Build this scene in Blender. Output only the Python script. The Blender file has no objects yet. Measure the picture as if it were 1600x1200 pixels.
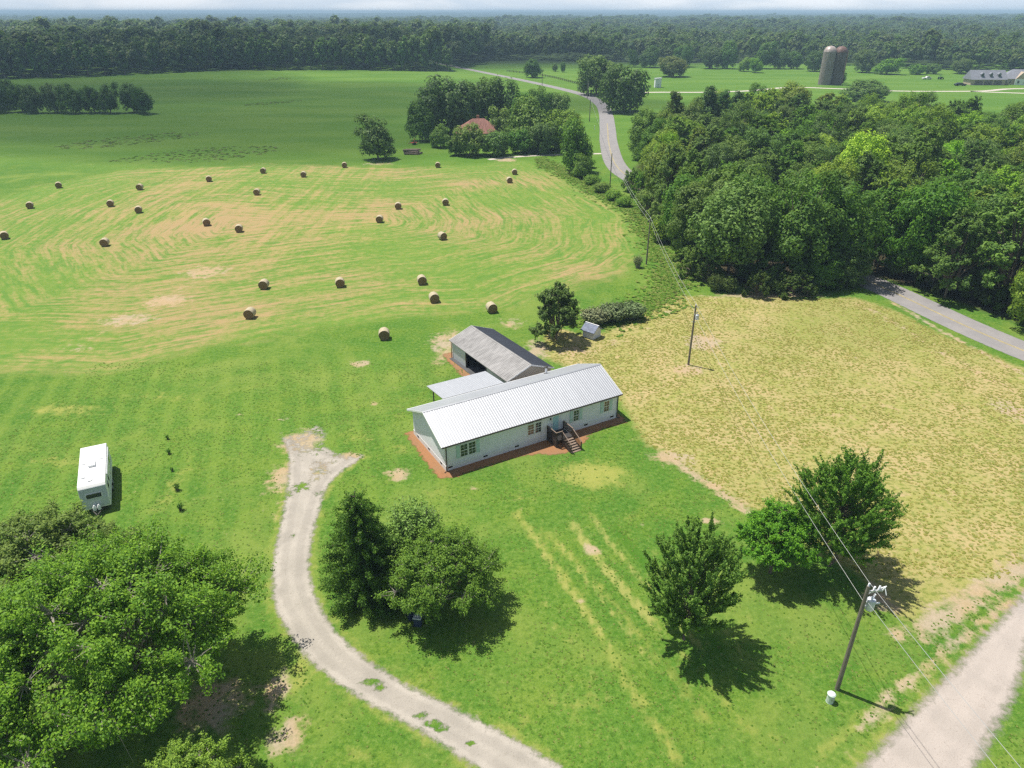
import bpy, bmesh, math, random
import numpy as np
from mathutils import Vector, Matrix

# ------------------------------------------------------------------ camera, light, exposure
SC = bpy.context.scene
COL = SC.collection
FPX = 1110.0                      # focal length in pixels of a 1600 px wide frame
CAMH = 44.7
TH = math.atan(582 / FPX)         # downward pitch of the drone camera
cam = bpy.data.cameras.new('camera')
cam.sensor_width = 36.0
cam.lens = 36.0 * FPX / 1600
cam.clip_start = 0.5
cam.clip_end = 60000
co = bpy.data.objects.new('camera', cam)
COL.objects.link(co)
co.location = (0, 0, CAMH)
co.rotation_euler = (math.pi / 2 - TH, 0, 0)
SC.camera = co

SUN_EL = math.radians(68)
SUN_AZ = math.atan2(0.181, -0.309)             # direction the sun stands in, counted from +X
sdir = Vector((math.cos(SUN_EL) * math.cos(SUN_AZ), math.cos(SUN_EL) * math.sin(SUN_AZ), math.sin(SUN_EL)))
sun = bpy.data.lights.new('sun', 'SUN')
sun.energy = 5.0
sun.angle = math.radians(0.53)
sun.color = (1.0, 0.945, 0.84)
so = bpy.data.objects.new('sun', sun)
COL.objects.link(so)
so.location = (-60, 40, 200)
so.rotation_euler = sdir.to_track_quat('Z', 'Y').to_euler()

SC.view_settings.view_transform = 'Standard'
SC.view_settings.look = 'None'
SC.view_settings.exposure = 0.27
SC.view_settings.gamma = 1.0
SC.view_settings.use_curve_mapping = False
SC.cycles.use_denoising = False
SC.cycles.filter_width = 1.4

world = bpy.data.worlds.new('World')
SC.world = world
world.use_nodes = True


# ------------------------------------------------------------------ node helpers
def nd(t, typ, ins=None, **props):
    n = t.nodes.new(typ)
    for k, v in props.items():
        setattr(n, k, v)
    for k, v in (ins or {}).items():
        s = n.inputs[k]
        if isinstance(v, bpy.types.NodeSocket):
            t.links.new(v, s)
        else:
            s.default_value = v
    return n


def rgb(c):
    return (c[0], c[1], c[2], 1.0)


def mixc(t, f, a, b, blend='MIX'):
    n = t.nodes.new('ShaderNodeMix')
    n.data_type = 'RGBA'
    n.blend_type = blend
    for i, v in ((0, f), (6, a), (7, b)):
        if isinstance(v, bpy.types.NodeSocket):
            t.links.new(v, n.inputs[i])
        elif i == 0:
            n.inputs[0].default_value = v
        else:
            n.inputs[i].default_value = rgb(v)
    return n.outputs[2]


def mth(t, op, a, b=0.0, c=0.0, clamp=False):
    n = t.nodes.new('ShaderNodeMath')
    n.operation = op
    n.use_clamp = clamp
    for i, v in enumerate((a, b, c)):
        if isinstance(v, bpy.types.NodeSocket):
            t.links.new(v, n.inputs[i])
        else:
            n.inputs[i].default_value = v
    return n.outputs[0]


def noi(t, vec, scale, detail=4.0, rough=0.55, dist=0.0):
    n = nd(t, 'ShaderNodeTexNoise', {'Scale': scale, 'Detail': detail, 'Roughness': rough, 'Distortion': dist})
    if vec is not None:
        t.links.new(vec, n.inputs['Vector'])
    return n.outputs['Fac']


def sst(t, x, lo, hi):
    n = nd(t, 'ShaderNodeMapRange', {'Value': x, 'From Min': lo, 'From Max': hi}, interpolation_type='SMOOTHSTEP')
    return n.outputs['Result']


def att(t, name):
    return nd(t, 'ShaderNodeAttribute', attribute_name=name).outputs['Fac']


def pos(t):
    return nd(t, 'ShaderNodeNewGeometry').outputs['Position']


def mapv(t, vec, scale=(1, 1, 1), rot=(0, 0, 0)):
    return nd(t, 'ShaderNodeMapping', {'Vector': vec, 'Scale': scale, 'Rotation': rot}).outputs[0]


def new_mat(name):
    m = bpy.data.materials.new(name)
    m.use_nodes = True
    t = m.node_tree
    return m, t, t.nodes['Principled BSDF']


def simple(name, col, rough=0.6, metal=0.0, var=0.15, scale=3.0, spec=0.4, streak=None, bump=0.0):
    """a painted, wooden or metal surface with uneven colour"""
    m, t, b = new_mat(name)
    oc = nd(t, 'ShaderNodeTexCoord').outputs['Object']
    v = mapv(t, oc, streak) if streak else oc
    f = noi(t, v, scale, 5, 0.6)
    f2 = noi(t, oc, scale * 0.22, 3, 0.5)
    s = mth(t, 'ADD', mth(t, 'MULTIPLY', f, 0.65), mth(t, 'MULTIPLY', f2, 0.35))
    lo = [c * (1 - var) for c in col]
    hi = [min(1, c * (1 + var)) for c in col]
    c = mixc(t, sst(t, s, 0.3, 0.7), lo, hi)
    t.links.new(c, b.inputs['Base Color'])
    b.inputs['Roughness'].default_value = rough
    b.inputs['Metallic'].default_value = metal
    b.inputs['Specular IOR Level'].default_value = spec
    if bump:
        bn = nd(t, 'ShaderNodeBump', {'Height': f, 'Strength': bump, 'Distance': 0.03})
        t.links.new(bn.outputs[0], b.inputs['Normal'])
    return m


# sky: clear blue above, thin bright cloud cover all round
wt = world.node_tree
bg = wt.nodes['Background']
sky = nd(wt, 'ShaderNodeTexSky', sky_type='NISHITA')
sky.sun_disc = False
sky.sun_elevation = SUN_EL
sky.sun_rotation = math.pi / 2 - SUN_AZ
sky.altitude = 200
sky.air_density = 1.0
sky.dust_density = 1.0
sky.ozone_density = 1.2
wv = nd(wt, 'ShaderNodeTexCoord').outputs['Generated']
wc = noi(wt, mapv(wt, wv, (1.6, 1.6, 9.0)), 2.6, 8, 0.6, 0.3)
cl = sst(wt, wc, 0.44, 0.66)
el = nd(wt, 'ShaderNodeSeparateXYZ', {0: wv}).outputs[2]
low = mth(wt, 'MULTIPLY', sst(wt, el, 0.16, -0.02), 0.88)       # cloud cover closes up towards the horizon
veil = mixc(wt, sst(wt, wc, 0.38, 0.62), (9.8, 11.4, 13.4), (13.2, 13.8, 14.6))
cc = mixc(wt, low, mixc(wt, mth(wt, 'MULTIPLY', cl, 0.6), sky.outputs[0], (9.6, 10.0, 10.6)), veil)
wt.links.new(cc, bg.inputs['Color'])
bg.inputs['Strength'].default_value = 0.068


# ------------------------------------------------------------------ measuring helper
def G(u, v, z=0.0):
    """ground point (or point at height z) that was measured at photo pixel (u, v) of the 1600x1200 photograph"""
    x = (u - 800) / FPX
    y = (600 - v) / FPX
    s, c = math.sin(TH), math.cos(TH)
    k = (CAMH - z) / (s - y * c)
    return x * k, (c + y * s) * k


def GL(pts):
    return [G(*p) for p in pts]


# ------------------------------------------------------------------ object helpers
def tag(o, label=None, cat=None, group=None, kind=None):
    if label:
        o['label'] = label
    if cat:
        o['category'] = cat
    if group:
        o['group'] = group
    if kind:
        o['kind'] = kind
    return o


def empty(name, loc, rz=0.0, label=None, cat=None, group=None):
    o = bpy.data.objects.new(name, None)
    o.empty_display_size = 0.5
    COL.objects.link(o)
    o.location = loc
    o.rotation_euler = (0, 0, rz)
    return tag(o, label, cat, group)


def link(name, me, parent=None, loc=(0, 0, 0), rot=(0, 0, 0)):
    o = bpy.data.objects.new(name, me)
    COL.objects.link(o)
    o.location = loc
    o.rotation_euler = rot
    if parent:
        o.parent = parent
    return o


def copy_tree(o, parent=None):
    c = o.copy()
    COL.objects.link(c)
    c.parent = parent
    for ch in list(o.children):
        copy_tree(ch, c)
    return c


def np_mesh(name, V, F, mats, midx=None, smooth=False):
    """mesh from a vertex array and an (n, k) face array"""
    me = bpy.data.meshes.new(name)
    V = np.asarray(V, dtype=np.float32)
    F = np.asarray(F, dtype=np.int32)
    n, k = F.shape
    me.vertices.add(len(V))
    me.vertices.foreach_set('co', V.ravel())
    me.loops.add(n * k)
    me.loops.foreach_set('vertex_index', F.ravel())
    me.polygons.add(n)
    me.polygons.foreach_set('loop_start', np.arange(0, n * k, k, dtype=np.int32))
    me.polygons.foreach_set('loop_total', np.full(n, k, dtype=np.int32))
    if midx is not None:
        me.polygons.foreach_set('material_index', np.asarray(midx, dtype=np.int32))
    if smooth:
        me.polygons.foreach_set('use_smooth', np.ones(n, dtype=bool))
    for m in mats:
        me.materials.append(m)
    me.update(calc_edges=True)
    return me


class MB:
    """collects boxes, tubes and polygons and links them as ONE mesh object"""

    def __init__(self):
        self.v, self.f = [], []

    def add(self, vs, fs):
        b = len(self.v)
        self.v += [tuple(p) for p in vs]
        self.f += [tuple(i + b for i in f) for f in fs]
        return self

    def box(self, x0, x1, y0, y1, z0, z1, M=None):
        vs = [Vector((x, y, z)) for z in (z0, z1) for y in (y0, y1) for x in (x0, x1)]
        if M:
            vs = [M @ p for p in vs]
        return self.add(vs, [(0, 2, 3, 1), (4, 5, 7, 6), (0, 1, 5, 4), (2, 6, 7, 3), (0, 4, 6, 2), (1, 3, 7, 5)])

    def quad(self, *p):
        return self.add(p, [tuple(range(len(p)))])

    def prism(self, poly, off):
        """polygon (3-D points) swept by the vector off"""
        n = len(poly)
        off = Vector(off)
        a = [Vector(p) for p in poly]
        return self.add(a + [p + off for p in a], [tuple(range(n))[::-1], tuple(range(n, 2 * n))] +
                        [(i, (i + 1) % n, n + (i + 1) % n, n + i) for i in range(n)])

    def bar(self, a, b, w, h=None):
        a, b = Vector(a), Vector(b)
        d = (b - a).normalized()
        up = Vector((0, 0, 1)) if abs(d.z) < 0.95 else Vector((1, 0, 0))
        s = d.cross(up).normalized() * (w / 2)
        q = s.cross(d).normalized() * ((h or w) / 2)
        return self.prism([a - s - q, a + s - q, a + s + q, a - s + q], b - a)

    def tube(self, path, r, n=8, cap=True):
        P = [Vector(p) for p in path]
        R = r if isinstance(r, (list, tuple)) else [r] * len(P)
        vs, fs = [], []
        for i, p in enumerate(P):
            d = (P[min(i + 1, len(P) - 1)] - P[max(i - 1, 0)]).normalized()
            up = Vector((0, 0, 1)) if abs(d.z) < 0.9 else Vector((1, 0, 0))
            s = d.cross(up).normalized()
            q = s.cross(d)
            for k in range(n):
                a = 2 * math.pi * k / n
                vs.append(p + (s * math.cos(a) + q * math.sin(a)) * R[i])
        for i in range(len(P) - 1):
            for k in range(n):
                k2 = (k + 1) % n
                fs.append((i * n + k, i * n + k2, (i + 1) * n + k2, (i + 1) * n + k))
        if cap:
            fs.append(tuple(range(n))[::-1])
            fs.append(tuple(range((len(P) - 1) * n, len(P) * n)))
        return self.add(vs, fs)

    def lathe(self, prof, n=16, c=(0, 0, 0)):
        """(radius, z) profile turned about the vertical"""
        return self.tube([(c[0], c[1], c[2] + z) for r, z in prof], [max(r, 1e-3) for r, z in prof], n)

    def mesh(self, name, mats, smooth=False, bevel=0.0):
        me = bpy.data.meshes.new(name)
        me.from_pydata(self.v, [], self.f)
        for m in (mats if isinstance(mats, (list, tuple)) else [mats]):
            me.materials.append(m)
        bm = bmesh.new()
        bm.from_mesh(me)
        bmesh.ops.recalc_face_normals(bm, faces=bm.faces)
        if bevel:
            bmesh.ops.bevel(bm, geom=list(bm.edges), offset=bevel, segments=2, affect='EDGES', profile=0.6)
        if smooth:
            for f in bm.faces:
                f.smooth = True
            for e in bm.edges:
                if len(e.link_faces) == 2 and e.calc_face_angle() > 0.7:
                    e.smooth = False
        bm.to_mesh(me)
        bm.free()
        return me

    def build(self, name, mats, parent=None, loc=(0, 0, 0), rot=(0, 0, 0), smooth=False, bevel=0.0):
        return link(name, self.mesh(name, mats, smooth, bevel), parent, loc, rot)


def sdf(X, Y, poly):
    """signed distance to a polygon, positive inside (numpy)"""
    P = np.array(poly)
    d = np.full(X.shape, 1e9)
    ins = np.zeros(X.shape, bool)
    for i in range(len(P)):
        ax, ay = P[i]
        bx, by = P[(i + 1) % len(P)]
        ex, ey = bx - ax, by - ay
        t = np.clip(((X - ax) * ex + (Y - ay) * ey) / (ex * ex + ey * ey + 1e-9), 0, 1)
        d = np.minimum(d, np.hypot(X - ax - t * ex, Y - ay - t * ey))
        c = ((ay > Y) != (by > Y))
        with np.errstate(divide='ignore', invalid='ignore'):
            xi = ax + (Y - ay) * ex / (ey if ey != 0 else 1e-9)
        ins ^= c & (X < xi)
    return np.where(ins, d, -d)


def line_d(X, Y, pts):
    d = np.full(X.shape, 1e9)
    for (ax, ay), (bx, by) in zip(pts[:-1], pts[1:]):
        ex, ey = bx - ax, by - ay
        t = np.clip(((X - ax) * ex + (Y - ay) * ey) / (ex * ex + ey * ey + 1e-9), 0, 1)
        d = np.minimum(d, np.hypot(X - ax - t * ex, Y - ay - t * ey))
    return d


def smooth_path(pts, step=2.0):
    """Catmull-Rom through the points"""
    P = [Vector((p[0], p[1])) for p in pts]
    out = []
    for i in range(len(P) - 1):
        a, b, c, d = P[max(i - 1, 0)], P[i], P[i + 1], P[min(i + 2, len(P) - 1)]
        n = max(2, int((c - b).length / step))
        for k in range(n):
            t = k / n
            out.append(0.5 * ((2 * b) + (c - a) * t + (2 * a - 5 * b + 4 * c - d) * t * t + (3 * b - a - 3 * c + d) * t ** 3))
    out.append(P[-1])
    return [(p.x, p.y) for p in out]


def inside(x, y, poly):
    return sdf(np.array([x]), np.array([y]), poly)[0] > 0


# ------------------------------------------------------------------ the ground
def zt(x, y):
    """height of the land: level round the house, gently rolling far away"""
    r = np.hypot(x, y)
    s = np.clip((r - 900) / 1800, 0, 1)
    s = s * s * (3 - 2 * s)
    w = (np.sin(x / 410 + 1.3) * np.cos(y / 530 + 0.4) * 5 + np.sin(x / 1130 - y / 1700 + 2.0) * 7 + np.sin(x / 230 + y / 310) * 2)
    f = np.clip((r - 3500) / 7000, 0, 1)
    far = f * (15 + 4 * np.sin(x / 2100 + 0.7) + 2.5 * np.sin(x / 760 + 2.1) + 1.5 * np.sin(x / 331))
    return s * (w * (1 - 0.6 * f) - 3 * (1 - f)) + far


DRY = GL([(845, 505), (905, 520), (940, 520), (1000, 492), (1030, 462), (1120, 462), (1250, 466), (1335, 464), (1400, 484), (1470, 521),
          (1610, 578), (1610, 880), (1530, 930), (1440, 978), (1395, 968), (1340, 900), (1250, 848), (1180, 806), (1120, 765),
          (1060, 725), (1000, 690), (975, 640), (950, 600), (850, 560)])
HAY = GL([(-260, 420), (-60, 330), (40, 292), (190, 266), (420, 254), (620, 262), (830, 248), (900, 285), (1000, 335), (1020, 395),
          (985, 428), (860, 462), (800, 492), (640, 500), (440, 532), (300, 556), (160, 590), (-40, 590), (-300, 600)])
WOOD = [(37, 238), (36, 205), (37, 180), (36, 150), (35, 124), (46, 119.5), (60, 122), (66, 128), (72, 120), (79, 106), (84, 96), (100, 80),
        (150, 80), (290, 215), (290, 285), (230, 300), (176, 296), (143, 300), (110, 318), (80, 312), (60, 290), (47, 262)]
STUB = GL([(200, 300), (300, 262), (560, 258), (575, 300), (540, 345), (420, 400), (300, 380), (230, 350)])

gy = np.concatenate([np.arange(8, 112, 0.6), np.arange(112, 270, 1.6), np.arange(270, 720, 6), np.geomspace(720, 15000, 46), [-60, -400, -3000]])
gx = np.concatenate([np.arange(-96, 96, 0.6), np.arange(96, 260, 2.2), np.geomspace(260, 15000, 46)])
gx = np.concatenate([gx, -np.arange(96, 260, 2.2), -np.geomspace(260, 15000, 46)])
gx = np.unique(gx)
gy = np.unique(gy)
GX, GY = np.meshgrid(gx, gy)
X, Y = GX.ravel(), GY.ravel()
ny, nx = GX.shape
ii = np.arange(ny * nx).reshape(ny, nx)
F = np.stack([ii[:-1, :-1].ravel(), ii[:-1, 1:].ravel(), ii[1:, 1:].ravel(), ii[1:, :-1].ravel()], 1)


def splat(X, Y, lst):
    o = np.zeros(X.shape)
    for u, v, a, b, s in lst:
        x, y = G(u, v)
        k = (G(u + a, v)[0] - x)
        h = abs(G(u, v - b)[1] - y)
        o = np.maximum(o, s * np.exp(-(((X - x) / k) ** 2 + ((Y - y) / h) ** 2)))
    return o


DIRT = [(565, 568, 22, 8, .75), (700, 535, 40, 26, .75), (690, 560, 25, 18, .6), (622, 742, 26, 14, .8), (742, 762, 22, 6, .7), (925, 858, 22, 12, .75),
        (1112, 815, 24, 8, .8), (905, 940, 16, 7, .6), (1076, 578, 34, 12, .8), (1100, 535, 40, 18, .85), (1050, 488, 16, 7, .6), (1200, 462, 130, 6, .8),
        (1400, 990, 22, 14, .8), (1375, 935, 30, 30, .75), (1050, 715, 45, 16, .8), (1150, 785, 26, 12, .6), (1530, 925, 40, 14, .6), (1590, 880, 30, 10, .5),
        (1580, 640, 40, 30, .7), (840, 545, 30, 22, .7), (900, 548, 50, 12, .7), (960, 535, 40, 12, .5), (470, 690, 40, 22, .9), (440, 745, 34, 30, .75),
        (500, 735, 50, 30, .62), (430, 790, 24, 40, .45), (545, 715, 26, 14, .8), (440, 655, 14, 5, .7), (375, 648, 10, 5, .7), (585, 630, 12, 6, .6),
        (620, 604, 12, 4, .6), (430, 1080, 26, 40, .85), (450, 1150, 40, 40, .8), (330, 1100, 80, 60, .75), (180, 1000, 120, 90, .7), (60, 1050, 100, 80, .6),
        (345, 780, 12, 8, .5), (260, 470, 46, 12, .8), (200, 500, 60, 14, .7), (320, 425, 50, 14, .7), (120, 545, 40, 10, .5), (800, 505, 30, 14, .6),
        (790, 250, 24, 4, .8), (590, 256, 40, 4, .6), (1250, 600, 50, 14, .35), (1330, 560, 70, 14, .35), (1450, 700, 60, 16, .35), (960, 620, 18, 12, .5),
        (690, 640, 10, 8, .3), (1515, 640, 60, 30, .3), (660, 760, 14, 8, .4), (1000, 820, 14, 6, .5), (1030, 795, 12, 5, .4), (1010, 515, 30, 8, .4)]
LAWN_Y = [((805, 800), (900, 930), (990, 1080), (1060, 1190), .55), ((850, 830), (940, 920), (1040, 1040), (1100, 1120), .5),
          ((890, 830), (990, 930), (1080, 1040), (1180, 1150), .4), ((770, 840), (860, 960), (920, 1060), (980, 1190), .3),
          ((1280, 1180), (1350, 1120), (1420, 1065), (1480, 1020), .5)]
yel = splat(X, Y, [(925, 742, 70, 26, 1.0), (680, 770, 30, 16, .5), (820, 775, 60, 14, .45), (1000, 760, 50, 20, .4), (430, 900, 18, 60, .6), (470, 1050, 24, 50, .8),
                   (560, 1180, 40, 20, .6), (250, 620, 100, 14, .5), (100, 640, 90, 12, .75), (90, 720, 80, 14, .6), (270, 760, 20, 60, .6), (620, 640, 30, 20, .4),
                   (620, 700, 30, 20, .5), (560, 680, 40, 20, .5), (800, 1130, 60, 40, .5), (900, 1100, 60, 40, .5), (660, 1060, 60, 20, .4), (1200, 1150, 80, 40, .4),
                   (1280, 870, 20, 14, .6), (1230, 1010, 40, 40, .4), (980, 810, 50, 20, .4)])
for *pts, s in LAWN_Y:
    d = line_d(X, Y, smooth_path(GL(pts), 3))
    yel = np.maximum(yel, s * np.exp(-(d / 0.75) ** 2) * 1.3)
for pts, w in (([(446, 700), (448, 745), (440, 800), (426, 868), (424, 915), (430, 955), (478, 1030), (560, 1092), (650, 1142), (740, 1200)], .8),
               ([(880, 1196), (740, 1118), (620, 1058), (532, 990), (494, 925), (486, 872), (500, 800), (520, 752), (572, 712)], .8),
               ([(1620, 915), (1500, 1035), (1330, 1200)], 1.3)):
    d = line_d(X, Y, smooth_path(GL(pts), 3))
    yel = np.maximum(yel, .62 * np.exp(-(d / w) ** 2))
LA, LB = Vector(G(815, 800)), Vector(G(1065, 1190))
ld = (LB - LA).normalized()
sl = (X - LA.x) * ld.x + (Y - LA.y) * ld.y
sw = (X - LA.x) * -ld.y + (Y - LA.y) * ld.x + .35 * np.sin(sl * .22)
stripe = np.zeros(X.shape)
for o, w, k, a, b in ((0, .35, .8, 0, 24), (1.0, .35, -.6, 0, 26), (2.0, .4, .7, 2, 26), (3.1, .4, -.7, 3, 30), (4.3, .6, 1.0, 1, 22), (5.4, .35, -.5, 2, 28), (6.5, .5, .8, 0, 26), (7.9, .55, -1.1, 3, 30),
                      (9.3, .5, .5, 6, 30), (10.6, .4, -.4, 6, 28), (-1.3, .5, -.4, 4, 26), (-2.6, .5, .4, 6, 28), (12, .5, .35, 8, 30)):
    stripe += k * np.exp(-((sw - o) / w) ** 2) * np.clip((sl - a) / 4, 0, 1) * np.clip((b - sl) / 6, 0, 1)
dirt = splat(X, Y, DIRT)
for pts, w, s in (([(1600, 618), (1480, 555), (1390, 500), (1340, 474)], 1.6, .5), ([(1600, 880), (1530, 925), (1440, 985)], 1.9, .7),
                  ([(1345, 1135), (1400, 1080), (1500, 1000), (1600, 925)], .8, .6), ([(1060, 725), (1120, 765), (1190, 812)], 1.2, .7),
                  ([(1300, 1195), (1400, 1105), (1500, 1020), (1600, 940)], .9, .4), ([(330, 418), (250, 475), (170, 515), (100, 545)], 1.8, .42),
                  ([(1600, 585), (1480, 522), (1390, 470)], 1.0, .6)):
    d = line_d(X, Y, smooth_path(GL(pts), 3))
    dirt = np.maximum(dirt, s * np.exp(-(d / w) ** 2))
A_ = {'dry': np.clip(sdf(X, Y, DRY), -30, 30), 'hay': np.clip(sdf(X, Y, HAY), -20, 200), 'wood': np.clip(sdf(X, Y, WOOD), -20, 20),
      'stub': np.clip(sdf(X, Y, STUB), -30, 30), 'dirt': dirt, 'yel': yel, 'stripe': stripe}
gme = np_mesh('ground', np.stack([X, Y, zt(X, Y)], 1), F, [])
for k, a in A_.items():
    at = gme.attributes.new(k, 'FLOAT', 'POINT')
    at.data.foreach_set('value', a.astype(np.float32))


def grass_group():
    """node group: colour of mown grass as a function of place"""
    g = bpy.data.node_groups.new('grass colour', 'ShaderNodeTree')
    g.interface.new_socket('Color', in_out='OUTPUT', socket_type='NodeSocketColor')
    g.interface.new_socket('Fine', in_out='OUTPUT', socket_type='NodeSocketFloat')
    t = g
    p = pos(t)
    big = noi(t, p, 0.035, 4, 0.55, 0.4)
    mid = noi(t, p, 0.22, 5, 0.62)
    fine = noi(t, p, 2.2, 5, 0.72)
    vf = noi(t, p, 7.0, 2, 0.6)
    c = mixc(t, sst(t, big, 0.35, 0.65), (0.076, 0.186, 0.021), (0.118, 0.226, 0.028))
    c = mixc(t, mth(t, 'MULTIPLY', sst(t, mid, 0.42, 0.68), 0.55), c, (0.185, 0.262, 0.034))
    c = mixc(t, mth(t, 'MULTIPLY', sst(t, fine, 0.5, 0.68), 0.7), c, (0.21, 0.28, 0.065))
    c = mixc(t, mth(t, 'MULTIPLY', sst(t, fine, 0.52, 0.34), 0.75), c, (0.045, 0.115, 0.012))
    c = mixc(t, mth(t, 'MULTIPLY', sst(t, vf, 0.45, 0.70), 0.5), c, (0.035, 0.115, 0.012))
    o = nd(t, 'NodeGroupOutput')
    t.links.new(c, o.inputs[0])
    t.links.new(fine, o.inputs[1])
    return g


GRASS = grass_group()


def gg(t):
    n = t.nodes.new('ShaderNodeGroup')
    n.node_tree = GRASS
    return n.outputs[0], n.outputs[1]


def ground_mat():
    m, t, b = new_mat('grassland')
    p = pos(t)
    c, fine = gg(t)
    sep = nd(t, 'ShaderNodeSeparateXYZ', {0: p})
    px, py = sep.outputs[0], sep.outputs[1]
    n1 = noi(t, p, 0.16, 5, 0.6)
    n2 = noi(t, p, 0.75, 5, 0.68)
    n3 = noi(t, p, 3.4, 4, 0.7)
    # mowing stripes on the lawn left of the house
    q = mth(t, 'ADD', mth(t, 'MULTIPLY', px, 1.0), mth(t, 'MULTIPLY', py, 0.30))
    st = mth(t, 'SINE', mth(t, 'ADD', mth(t, 'MULTIPLY', q, 1.9), mth(t, 'MULTIPLY', n1, 3.0)))
    near = mth(t, 'MULTIPLY', mth(t, 'MULTIPLY', sst(t, py, 100, 85), sst(t, px, -8, -16)), sst(t, n1, 0.3, 0.55))
    c = mixc(t, mth(t, 'MULTIPLY', mth(t, 'MULTIPLY', sst(t, st, -0.3, 0.9), near), 0.38), c, (0.185, 0.275, 0.042))
    # straw-coloured lawn patches
    y = sst(t, mth(t, 'ADD', att(t, 'yel'), mth(t, 'MULTIPLY', mth(t, 'SUBTRACT', n2, 0.5), 1.5)), 0.3, 0.95)
    c = mixc(t, mth(t, 'MULTIPLY', y, 0.8), c, (0.34, 0.34, 0.085))
    sa = att(t, 'stripe')
    c = mixc(t, mth(t, 'MULTIPLY', sst(t, mth(t, 'ADD', sa, mth(t, 'MULTIPLY', mth(t, 'SUBTRACT', n2, 0.5), 1.6)), 0.25, 0.9), 0.8), c, (0.335, 0.335, 0.10))
    c = mixc(t, mth(t, 'MULTIPLY', sst(t, mth(t, 'SUBTRACT', mth(t, 'MULTIPLY', mth(t, 'SUBTRACT', n2, 0.5), 1.2), sa), 0.2, 0.8), 0.7), c, (0.055, 0.155, 0.012))
    spots = mth(t, 'MULTIPLY', sst(t, n2, 0.64, 0.73), sst(t, n1, 0.48, 0.6))
    c = mixc(t, mth(t, 'MULTIPLY', spots, 0.75), c, (0.44, 0.37, 0.19))
    lowy = mth(t, 'MULTIPLY', sst(t, noi(t, p, 0.07, 5, 0.65, 0.5), 0.48, 0.66), 0.5)
    c = mixc(t, lowy, c, (0.225, 0.285, 0.06))
    # far meadow beyond the hay field
    fm = noi(t, mapv(t, p, (0.012, 0.035, 1)), 1.0, 6, 0.65)
    cf = mixc(t, sst(t, fm, 0.38, 0.66), (0.090, 0.190, 0.020), (0.135, 0.235, 0.032))
    wv_ = noi(t, mapv(t, p, (0.03, 0.14, 1)), 1.0, 5, 0.7)
    cf = mixc(t, mth(t, 'MULTIPLY', sst(t, wv_, 0.6, 0.72), 0.5), cf, (0.22, 0.30, 0.10))
    cf = mixc(t, mth(t, 'MULTIPLY', sst(t, n2, 0.35, 0.7), 0.25), cf, (0.05, 0.15, 0.015))
    c = mixc(t, sst(t, py, 225, 262), c, cf)
    # hay field: windrow stripes follow the edge of the field
    h = att(t, 'hay')
    hw = mth(t, 'ADD', h, mth(t, 'MULTIPLY', noi(t, p, 0.03, 2, 0.5), 6.0))
    cb = nd(t, 'ShaderNodeCombineXYZ', {0: mth(t, 'MULTIPLY', hw, 0.42), 1: mth(t, 'MULTIPLY', px, 0.018), 2: mth(t, 'MULTIPLY', py, 0.018)}).outputs[0]
    w1 = noi(t, cb, 1.0, 3, 0.6)
    cb2 = nd(t, 'ShaderNodeCombineXYZ', {0: mth(t, 'MULTIPLY', hw, 1.15), 1: mth(t, 'MULTIPLY', px, 0.13), 2: mth(t, 'MULTIPLY', py, 0.13)}).outputs[0]
    w2 = noi(t, cb2, 1.0, 4, 0.65)
    # raking lines running straight across the field
    st2 = noi(t, mapv(t, p, (0.55, 0.035, 1), (0, 0, 0.16)), 1.0, 3, 0.6)
    hl = noi(t, p, 0.022, 3, 0.55)
    stub = sst(t, mth(t, 'ADD', att(t, 'stub'), mth(t, 'MULTIPLY', mth(t, 'SUBTRACT', n1, 0.5), 30.0)), -24, 16)
    hm = mth(t, 'ADD', mth(t, 'ADD', mth(t, 'MULTIPLY', w1, 1.15), mth(t, 'MULTIPLY', w2, 0.95)), mth(t, 'MULTIPLY', n2, 0.95))
    hm = mth(t, 'ADD', hm, mth(t, 'MULTIPLY', mth(t, 'SUBTRACT', hl, 0.5), 1.9))
    hm = mth(t, 'ADD', hm, mth(t, 'MULTIPLY', mth(t, 'MULTIPLY', mth(t, 'SUBTRACT', st2, 0.5), stub), 1.5))
    hx = mth(t, 'ADD', hm, mth(t, 'MULTIPLY', stub, 0.17))
    hin = sst(t, mth(t, 'ADD', h, mth(t, 'MULTIPLY', mth(t, 'SUBTRACT', n1, 0.5), 10.0)), -1.0, 5.0)
    hf = mth(t, 'MULTIPLY', sst(t, hx, 1.30, 2.02), hin)
    hc = mixc(t, sst(t, mth(t, 'ADD', mth(t, 'MULTIPLY', n3, .5), mth(t, 'MULTIPLY', hl, .5)), 0.38, 0.62), (0.43, 0.315, 0.125), (0.42, 0.265, 0.155))
    hg = mixc(t, sst(t, n2, 0.35, 0.65), (0.130, 0.245, 0.036), (0.195, 0.275, 0.052))
    c = mixc(t, mth(t, 'MULTIPLY', hin, 0.75), c, hg)
    c = mixc(t, mth(t, 'MULTIPLY', hf, 0.80), c, hc)
    c = mixc(t, mth(t, 'MULTIPLY', mth(t, 'MULTIPLY', sst(t, w2, 0.48, 0.38), hin), 0.45), c, (0.075, 0.20, 0.03))
    # dry lot right of the house
    d = mth(t, 'ADD', att(t, 'dry'), mth(t, 'MULTIPLY', mth(t, 'SUBTRACT', n2, 0.5), 3.0))
    din = sst(t, d, -0.5, 1.2)
    tuft = noi(t, mapv(t, p, (1.0, 1.35, 1.0)), 1.55, 3, 0.6)
    dc = mixc(t, sst(t, n1, 0.34, 0.66), (0.43, 0.345, 0.165), (0.315, 0.312, 0.092))
    dc = mixc(t, mth(t, 'MULTIPLY', sst(t, tuft, 0.47, 0.63), 0.78), dc, (0.155, 0.195, 0.036))
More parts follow.
